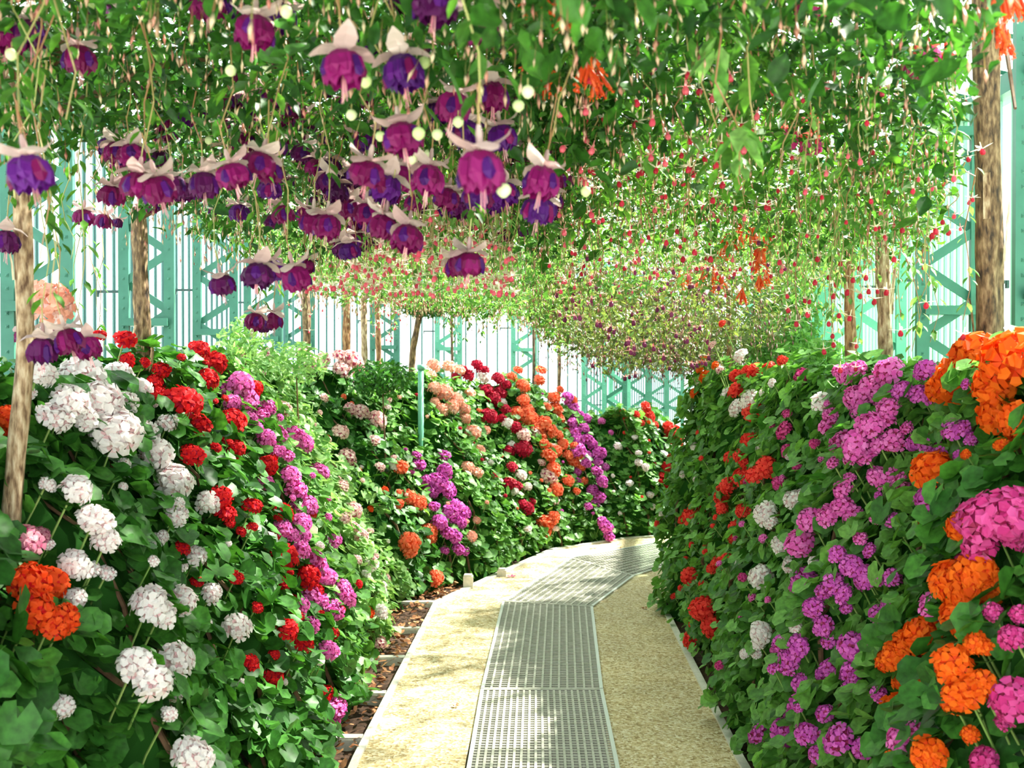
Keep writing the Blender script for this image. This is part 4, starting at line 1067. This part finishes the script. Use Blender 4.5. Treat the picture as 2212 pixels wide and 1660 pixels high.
# the small dark crown with red flowers on its own thin stem
t = tag(empty('fuchsia_tree', (-.93, 8.85, -.02)), 'small standard fuchsia with dark rounded crown, left of the bright glazing', 'fuchsia', 'fuchsias trained overhead on standards')
TREES['T7'] = t
me, _ = trunk_mesh([(0, 0, 0), (.0, .0, .6), (.0, 0, 1.2), (.05, 0, 1.8), (.12, 0, 2.16)], .034, .026, M['bark'], 0, 3); link('trunk', me, t)
n = 2600
d = NR.normal(0, 1, (n, 3)); d /= np.linalg.norm(d, axis=1, keepdims=True); rr = NR.uniform(.35, 1, n) ** .5
P = d * rr[:, None] * np.array([.30, .30, .17]) + np.array([-.76, 8.85, 2.22])
o = mass('foliage', FV4, FF4, P, d + NR.normal(0, .5, (n, 3)), NR.normal(0, .5, (n, 3)) + np.array([0, 0, -.8]), .026 * NR.uniform(.6, 1.2, n), M['f_leaf_dark'], t); o['kind'] = 'stuff'

SHOOT = {}
def shoot(tree, top, bot, leaves=8, lr=.018, sway=.03):
    """thin hanging shoot with leaves, from the canopy down"""
    top = Vector(top); bot = Vector(bot); L = (top - bot).length
    S = SHOOT.setdefault(tree, {'mb': MB(), 'P': [], 'N': [], 'T': [], 'S': []})
    k = 5; ph = R.uniform(0, 6)
    pts = [top.lerp(bot, i/k) + Vector((sway*math.sin(ph + i*1.3), sway*math.cos(ph*2 + i), 0)) * math.sin(PI*i/k) for i in range(k+1)]
    S['mb'].tube(pts, [.0022 - .0002*i for i in range(k+1)], 4, 0, False)
    for i in range(leaves):
        f = R.random(); q = min(int(f*k), k-1); p = pts[q].lerp(pts[q+1], f*k - q); a = R.uniform(0, 2*PI)
        S['P'].append(tuple(p + Vector((math.cos(a), math.sin(a), -.2)) * lr)); S['N'].append((math.cos(a)*.6, math.sin(a)*.6, .6)); S['T'].append((math.cos(a), math.sin(a), -.7)); S['S'].append(lr * R.uniform(.6, 1.2))

def canopy_z(x, y): return float(zbot(x - float(cx(y)), y)) + .08
def big_flower(tree, kind, px, py, dpx):
    t = TREES[tree]
    d = min(max(.057 * F / dpx, 1.18), 3.9)
    p = at(px, py, d)
    if p.z > 2.32: d *= (2.32 - EYE) / (p.z - EYE); d = max(d, 1.0); p = at(px, py, d)
    rw = dpx / 2 / F * d * 1.08
    flower, sep, cor, st = FUM[kind]
    rt = Matrix.Rotation(R.uniform(0, 6), 3, 'Z') @ Matrix.Rotation(R.uniform(-.28, .28), 3, 'X') @ Matrix.Rotation(R.uniform(-.28, .28), 3, 'Y')
    f = link_world('flower', flower, t, p, rt, (rw, rw, rw * R.uniform(.95, 1.2)))
    link('sepals', sep, f); link('corolla', cor, f); link('stamens', st, f)
    zc = canopy_z(p.x, p.y) + .1
    if zc - p.z > 3.1 * rw: shoot(tree, (p.x + R.uniform(-.06, .06), p.y + R.uniform(-.06, .06), zc), p + rt @ Vector((.15*rw, 0, 3.0*rw)), int((zc - p.z) * 28), .022)
def small(tree, kind, px, py, d, s=.0085, name='blossom'):
    t = TREES[tree]; p = at(px, py, d)
    if p.z > 2.5: return
    me = SF[kind][R.randrange(len(SF[kind]))]
    rt = Matrix.Rotation(R.uniform(0, 6), 3, 'Z') @ Matrix.Rotation(R.uniform(-.3, .3), 3, 'X')
    link_world(name, me, t, p, rt, s * R.uniform(.85, 1.15))
    zc = canopy_z(p.x, p.y)
    if zc - p.z > .05 and R.random() < .75: shoot(tree, (p.x + R.uniform(-.04, .04), p.y, zc + .05), (p.x, p.y, p.z + 5*s), int((zc - p.z) * 30), .017, .015)

FA = [(552,70,74,'m'),(610,40,62,'v'),(450,14,64,'m'),(500,12,54,'v'),(742,150,84,'m'),(795,92,54,'v'),(872,158,76,'v'),(905,125,54,'m'),(808,172,38,'d'),(940,14,84,'d'),(872,6,54,'d'),(1035,68,74,'m'),(1085,90,42,'d'),
 (175,130,62,'m'),(22,88,62,'m'),(70,75,62,'d'),(90,112,40,'m'),(215,22,52,'d'),(595,130,40,'m'),(405,228,36,'d'),(68,375,84,'v'),(15,522,48,'d'),(255,330,48,'m'),(285,336,52,'m'),(345,345,42,'d'),(242,422,48,'m'),
 (300,400,62,'m'),(345,412,62,'m'),(372,400,50,'d'),(396,415,46,'d'),(442,400,54,'d'),(505,380,64,'m'),(560,355,62,'m'),(585,372,52,'m'),(580,407,42,'d'),(598,314,42,'v'),(655,332,42,'d'),(625,398,32,'d'),(662,390,32,'m'),
 (710,395,44,'d'),(182,470,38,'m'),(224,478,34,'m'),(255,482,20,'d'),(790,300,44,'m'),(870,300,74,'m'),(793,375,68,'m'),(835,410,58,'v'),(870,386,52,'m'),(925,388,62,'m'),(1040,370,90,'m'),(980,232,64,'m'),(1065,210,60,'m'),
 (1015,212,46,'m'),(940,250,48,'v'),(1008,290,58,'v'),(1085,298,58,'v'),(960,292,42,'m'),(980,345,36,'d'),(1060,252,46,'v'),(1190,255,32,'d'),(1170,395,68,'m'),(1163,455,62,'v'),(1195,435,38,'d'),(1030,425,58,'v'),(1090,420,52,'v'),
 (1065,440,42,'v'),(965,430,48,'m'),(1050,465,32,'d'),(1108,465,28,'d'),(675,482,48,'m'),(706,490,52,'m'),(722,440,32,'m'),(755,452,42,'m'),(790,462,46,'m'),(830,490,58,'m'),(880,515,60,'m'),(770,520,36,'m'),(740,540,36,'d'),
 (800,528,32,'m'),(1010,466,26,'d'),(946,500,22,'d'),(1012,570,60,'m'),(985,576,42,'m'),(480,616,48,'d'),(556,595,58,'d'),(590,586,44,'v'),(640,602,54,'m'),(662,575,32,'m'),(550,695,36,'m'),(592,692,34,'m'),(572,706,26,'d'),
 (92,757,54,'d'),(58,728,42,'m'),(150,737,54,'m'),(190,752,50,'m'),(128,722,36,'m'),(460,458,18,'d'),(530,455,22,'d'),(590,452,18,'d'),(870,452,30,'m'),(1130,500,22,'d'),(330,448,28,'m'),(700,300,26,'v'),(520,170,24,'m'),(1215,300,22,'d')]
for i in range(190):
    px = R.uniform(230, 1230); py = R.uniform(190, 560); lim = np.interp(px, [230, 450, 700, 1000, 1230], [400, 430, 540, 560, 470])
    if py < lim: FA.append((px, py, R.uniform(24, 44), R.choice('mmmvd')))
for px, py, s, k in FA: big_flower('A1' if px < 260 or (py < 140 and px < 720) else 'A2', 'A_' + k, px, py, s)
for px, py, s in [(1300,25,42),(1325,30,52),(1355,16,48),(1282,18,30),(1740,26,42),(1775,36,38),(1970,150,48),(2010,155,48),(2045,140,46),(2005,122,40),(1700,300,42),(1745,280,36),(1750,316,42),(1692,322,28),(1720,290,30),(1410,155,24),(1835,228,28)]:
    big_flower('R1' if py < 60 else 'R2', 'F', px, py, s)
for px, py, s in [(30,62,22),(58,85,20),(198,16,22),(710,22,26),(690,48,20),(790,178,30),(918,137,28),(1110,70,22),(1130,86,24),(1105,105,20),(1180,98,16),(1120,230,28),(1140,200,30),(1110,272,18),(925,332,18),(1088,412,34),(990,265,26),(822,296,24),
   (760,250,26),(1075,240,22),(500,155,26),(245,150,20),(578,150,22),(332,330,16),(905,290,30),(945,292,26),(890,345,24),(1160,88,20),(1265,415,24),(452,305,18),(395,240,16),(1145,275,20),(620,28,30),(640,70,24),(28,120,28)]:
    d = min(max(.022 * F / s, 1.25), 3.2); p = at(px, py, d)
    if p.z > 2.3: d *= .75 / (p.z - EYE); p = at(px, py, d)
    link_world('bud', BUD, TREES['A1' if px < 260 else 'A2'], p, Matrix.Rotation(R.uniform(-.3, .3), 3, 'X'), s / 2 / F * d)

# pinkish white singles left of centre
for i in range(420):
    px = R.uniform(650, 1110); py = R.uniform(445, 640)
    if py < 445 + abs(px - 950) * .55: continue
    d = R.uniform(3.3, 4.5) if px < 900 else R.uniform(2.8, 3.8)
    small('T3' if px < 800 else 'T4', 'B', px, py, d, .0115)
for i in range(50): small('T5', 'B', R.uniform(800, 880), R.uniform(600, 740), R.uniform(5.2, 6.2), .0085)
for i in range(16): small('T3', 'B', R.uniform(600, 700), R.uniform(540, 720), R.uniform(4, 4.8), .008)
for i in range(10): small('T7', 'S', R.uniform(880, 1000), R.uniform(598, 650), 8.6, .016)
# small red singles with pale sepals, right of centre
for i in range(170):
    px = R.uniform(1180, 1720); py = R.uniform(160, 600)
    if R.random() < (py < 300) * .5: continue
    small('R3' if py > 380 else 'R2', R.choice(('D', 'D', 'Dp')), px, py, np.interp(py, [100, 300, 600], [1.7, 2.5, 3.9]) * R.uniform(.9, 1.1), .0092)
for i in range(120):
    px = R.uniform(1200, 1700); py = R.uniform(420, 640); small('R4', R.choice(('Dp', 'B', 'E')), px, py, R.uniform(3.7, 5.0), .0085)
DR = [(1995,578),(1957,485),(1948,497),(2048,503),(2020,500),(2060,320),(2090,345),(2120,328),(1898,278),(1912,300),(1882,330),(1852,355),(1918,345),(1980,275),(1472,276),(1802,588),(1855,580),(1842,605),(1805,615),(1830,632),(1858,640),(1876,630),(1895,630),(1914,632),
 (1888,652),(1738,650),(1748,652),(1702,670),(1744,680),(1812,682),(1835,688),(1798,726),(1800,745),(1850,748),(1780,760),(1815,800),(1848,798),(1800,640),(1790,600),(1765,560),(2000,190),(1990,182),(1500,90),(1512,150),(1400,115),(1600,420),(1560,400),(1620,380),(1660,450),
 (1475,560),(1500,545),(1535,560),(1550,310),(1380,320),(1330,330),(2012,510),(1965,480),(2035,480),(1930,560),(2000,660),(1945,720),(2105,735),(2080,728),(1790,700),(1760,610),(1815,570),(1870,600),(1720,700),(1700,640)]
for px, py in DR: small('R3' if px < 1900 and py > 540 else 'R2', 'D', px, py, R.uniform(2.9, 3.9) if px < 1900 else R.uniform(2.7, 3.3), .0098)
for i in range(70): small('R2', R.choice(('Dp', 'D')), R.uniform(1700, 2100), R.uniform(120, 520), R.uniform(2.3, 3.3), .0072)
# mauve flowers low over the far path
for i in range(330):
    px = R.uniform(1170, 1535); py = R.uniform(540, 800)
    if py > 700 and px < 1250: continue
    if py > 660 + (px - 1150) * .5: continue
    small('R5' if i % 2 else 'R6', 'E', px, py, R.uniform(4.9, 6.3) if i % 2 else R.uniform(5.8, 7.2), .0135)
for px, py in [(1290,770),(1305,775),(1320,762),(1270,768),(1382,765),(1395,770),(1405,780),(1360,815),(1350,818),(1372,812),(1280,790),(1475,690),(1490,700),(1505,715),(1490,722),(1380,692),(1400,690),(1425,685),(1445,690),(1460,685),(1300,755),(1330,745)]:
    small('R5', 'E', px, py, 6.4, .014)
# orange tubular clusters
def cluster(tree, px, py, d, s=.0095):
    p = at(px, py, d); t = TREES[tree]
    if p.z > 2.45: d *= .9 / (p.z - EYE); p = at(px, py, d)
    link_world('flower_cluster', OC[R.randrange(3)], t, p + Vector((0, 0, .03)), Matrix.Rotation(R.uniform(0, 6), 3, 'Z'), s * R.uniform(.9, 1.1))
    zc = canopy_z(p.x, p.y)
    if zc > p.z + .1: shoot(tree, (p.x, p.y, zc), (p.x, p.y, p.z + .07), 6)
for px, py, d in [(1170,140,2.0),(1182,190,2.1),(1270,165,1.9),(1285,190,2.0),(1165,15,1.6),(1215,22,1.7),(2160,18,1.7),(2150,78,1.9),(2170,95,2.0),(2190,30,1.8)]: cluster('R1', px, py, d, .0085)
for px, py, d in [(1590,510,4.2),(1570,530,4.2),(1640,540,4.3),(1655,520,4.2),(1600,490,4.3),(1625,505,4.2),(1640,560,4.2),(1485,595,5.2),(1505,600,5.2),(1545,590,5.0),(1555,610,5.0),(1470,605,5.3),(1520,590,5.1)]: cluster('R4', px, py, d, .0125)
for px, py, d in [(1605,640,4.6),(1640,615,4.6),(1655,600,4.6)]: cluster('R4', px, py, d, .010)
for px, py in [(950,622),(965,632),(930,640),(985,628),(890,655),(905,665),(972,640),(945,650)]: small('T7', 'S', px, py, 8.5, .018)

# long hanging shoots
for (tr, px, y1, y2, d, n) in [('A1',172,430,790,4.1,14),('A1',205,430,760,4.3,12),('A1',150,380,560,3.4,10),('A2',222,560,760,4.6,10),('A1',105,540,650,2.0,8),('A1',95,420,560,1.9,8),('A2',500,430,560,3.4,10),('A2',525,470,600,3.6,12),('A2',560,520,600,3.9,10),
   ('T7',960,650,720,7.0,24),('T7',985,650,740,7.2,24),('T7',1010,650,735,7.3,20),('T7',1035,660,740,7.4,20),('T8',1060,600,720,7.6,30),('T8',1080,590,700,7.6,34),('T8',1045,600,690,7.4,30),('T8',1100,600,690,7.6,26),('T9',1135,680,790,9.0,22),('T9',1160,690,800,9.2,18),('T9',1180,680,740,8.9,20),
   ('R2',1960,330,760,3.2,24),('R2',1985,500,720,3.3,16),('R2',2000,420,740,3.4,20),('R3',1820,480,720,4.1,26),('R3',1760,500,680,4.2,22),('R3',1720,520,660,4.4,26),('R2',1590,0,380,1.7,34),('R1',1640,40,330,1.8,18),('R1',1560,60,380,1.9,20),('R2',1500,120,380,2.3,18),
   ('R2',1835,230,500,2.8,24),('R2',1870,260,560,3.0,26),('R2',1990,260,460,2.9,24),('R2',2040,260,420,2.9,22),('R3',1700,480,620,4.4,30),('R3',1680,460,600,4.2,30),('T4',740,520,600,4.8,16),('A2',690,420,520,3.6,16),('A2',330,300,430,2.9,12),('A2',250,300,440,2.8,14),
   ('T8',1120,520,640,6.4,40),('T8',1150,540,680,6.8,40),('T5',600,470,560,4.0,20),('A1',30,200,430,1.9,12),('A1',140,130,260,1.6,10),('A1',60,150,300,1.7,8),('R1',1600,180,400,2.0,18),('R1',1680,200,370,2.1,14)]:
    a = at(px, y1, d); b = at(px + R.uniform(-12, 12), y2, d)
    zc = canopy_z(a.x, a.y)
    if a.z < zc: a.z = zc + .05
    shoot(tr, a, b, n, .032 if d < 2 and px > 1500 else .024 if d < 3 else .022, .04)
for k, S in SHOOT.items():
    t = TREES[k]
    o = link_world('hanging_shoots', S['mb'].mesh('hanging_shoots', M['pedicel']), t); o['kind'] = 'stuff'
    o = mass('shoot_leaves', FV, FF, np.array(S['P']), np.array(S['N']), np.array(S['T']), np.array(S['S']), M['f_leaf' if k in ('A1', 'A2', 'R1', 'T7') else 'f_leaf_pale'], t); o['kind'] = 'stuff'

# ------------------------------------------------------------------ climbers on the walls, beyond the banks
def climber(label, blobs, mat, lr, stems):
    b0 = stems[0]
    t = tag(empty('climbing_shrub', (b0[0], b0[1], -.03)), label, 'climber')
    PP = []
    for (x, y, z, rx, ry, rz, n) in blobs:
        d = NR.normal(0, 1, (n, 3)); d /= np.linalg.norm(d, axis=1, keepdims=True)
        PP.append(d * (NR.uniform(.2, 1, n) ** .6)[:, None] * np.array([rx, ry, rz]) + np.array([x, y, z]))
    P = np.concatenate(PP); n = len(P)
    o = mass('foliage', FV, FF, P, NR.normal(0, .6, (n, 3)) + np.array([0, -.4, .6]), NR.normal(0, .6, (n, 3)) + np.array([0, 0, -.5]), lr * NR.uniform(.6, 1.25, n), M[mat], t); o['kind'] = 'stuff'
    for (x, y, z) in stems:
        mb = MB(); mb.tube([(x - b0[0], y - b0[1], 0), (x - b0[0] + .03, y - b0[1], z*.5), (x - b0[0], y - b0[1], z)], [.012, .009, .004], 5); link('stem', mb.mesh('stem', M['twig']), t)
climber('pale green leafy climber before the mint girders above the right bank', [(1.95, 7.2, 1.9, .28, .3, .45, 2200), (2.05, 7.6, 2.5, .35, .4, .5, 2200), (1.75, 6.4, 1.72, .22, .3, .22, 1100), (2.25, 6.9, 2.6, .3, .4, .4, 1500)], 'f_leaf_pale', .030, [(1.95, 7.2, 2.4), (2.05, 7.6, 2.8), (1.75, 6.4, 1.8), (2.2, 6.9, 2.8)])
climber('sparse pale green climber over the top of the right bank', [(1.62, 5.2, 1.58, .14, .4, .16, 800), (1.75, 4.4, 1.5, .12, .4, .13, 500)], 'f_leaf_pale', .026, [(1.62, 5.2, 1.6), (1.75, 4.4, 1.5)])
climber('yellow-green young shrub at the top of the left bank before the glazing', [(-1.50, 5.6, 1.70, .14, .3, .18, 420), (-1.30, 6.0, 1.62, .2, .3, .14, 380)], 'leaf_pale', .026, [(-1.50, 5.6, 1.7), (-1.3, 6.0, 1.6)])
climber('dark leafy shrub behind the blush geraniums, left of the small crown', [(-.95, 7.3, 1.52, .25, .3, .14, 1100)], 'leaf', .026, [(-.95, 7.3, 1.5)])
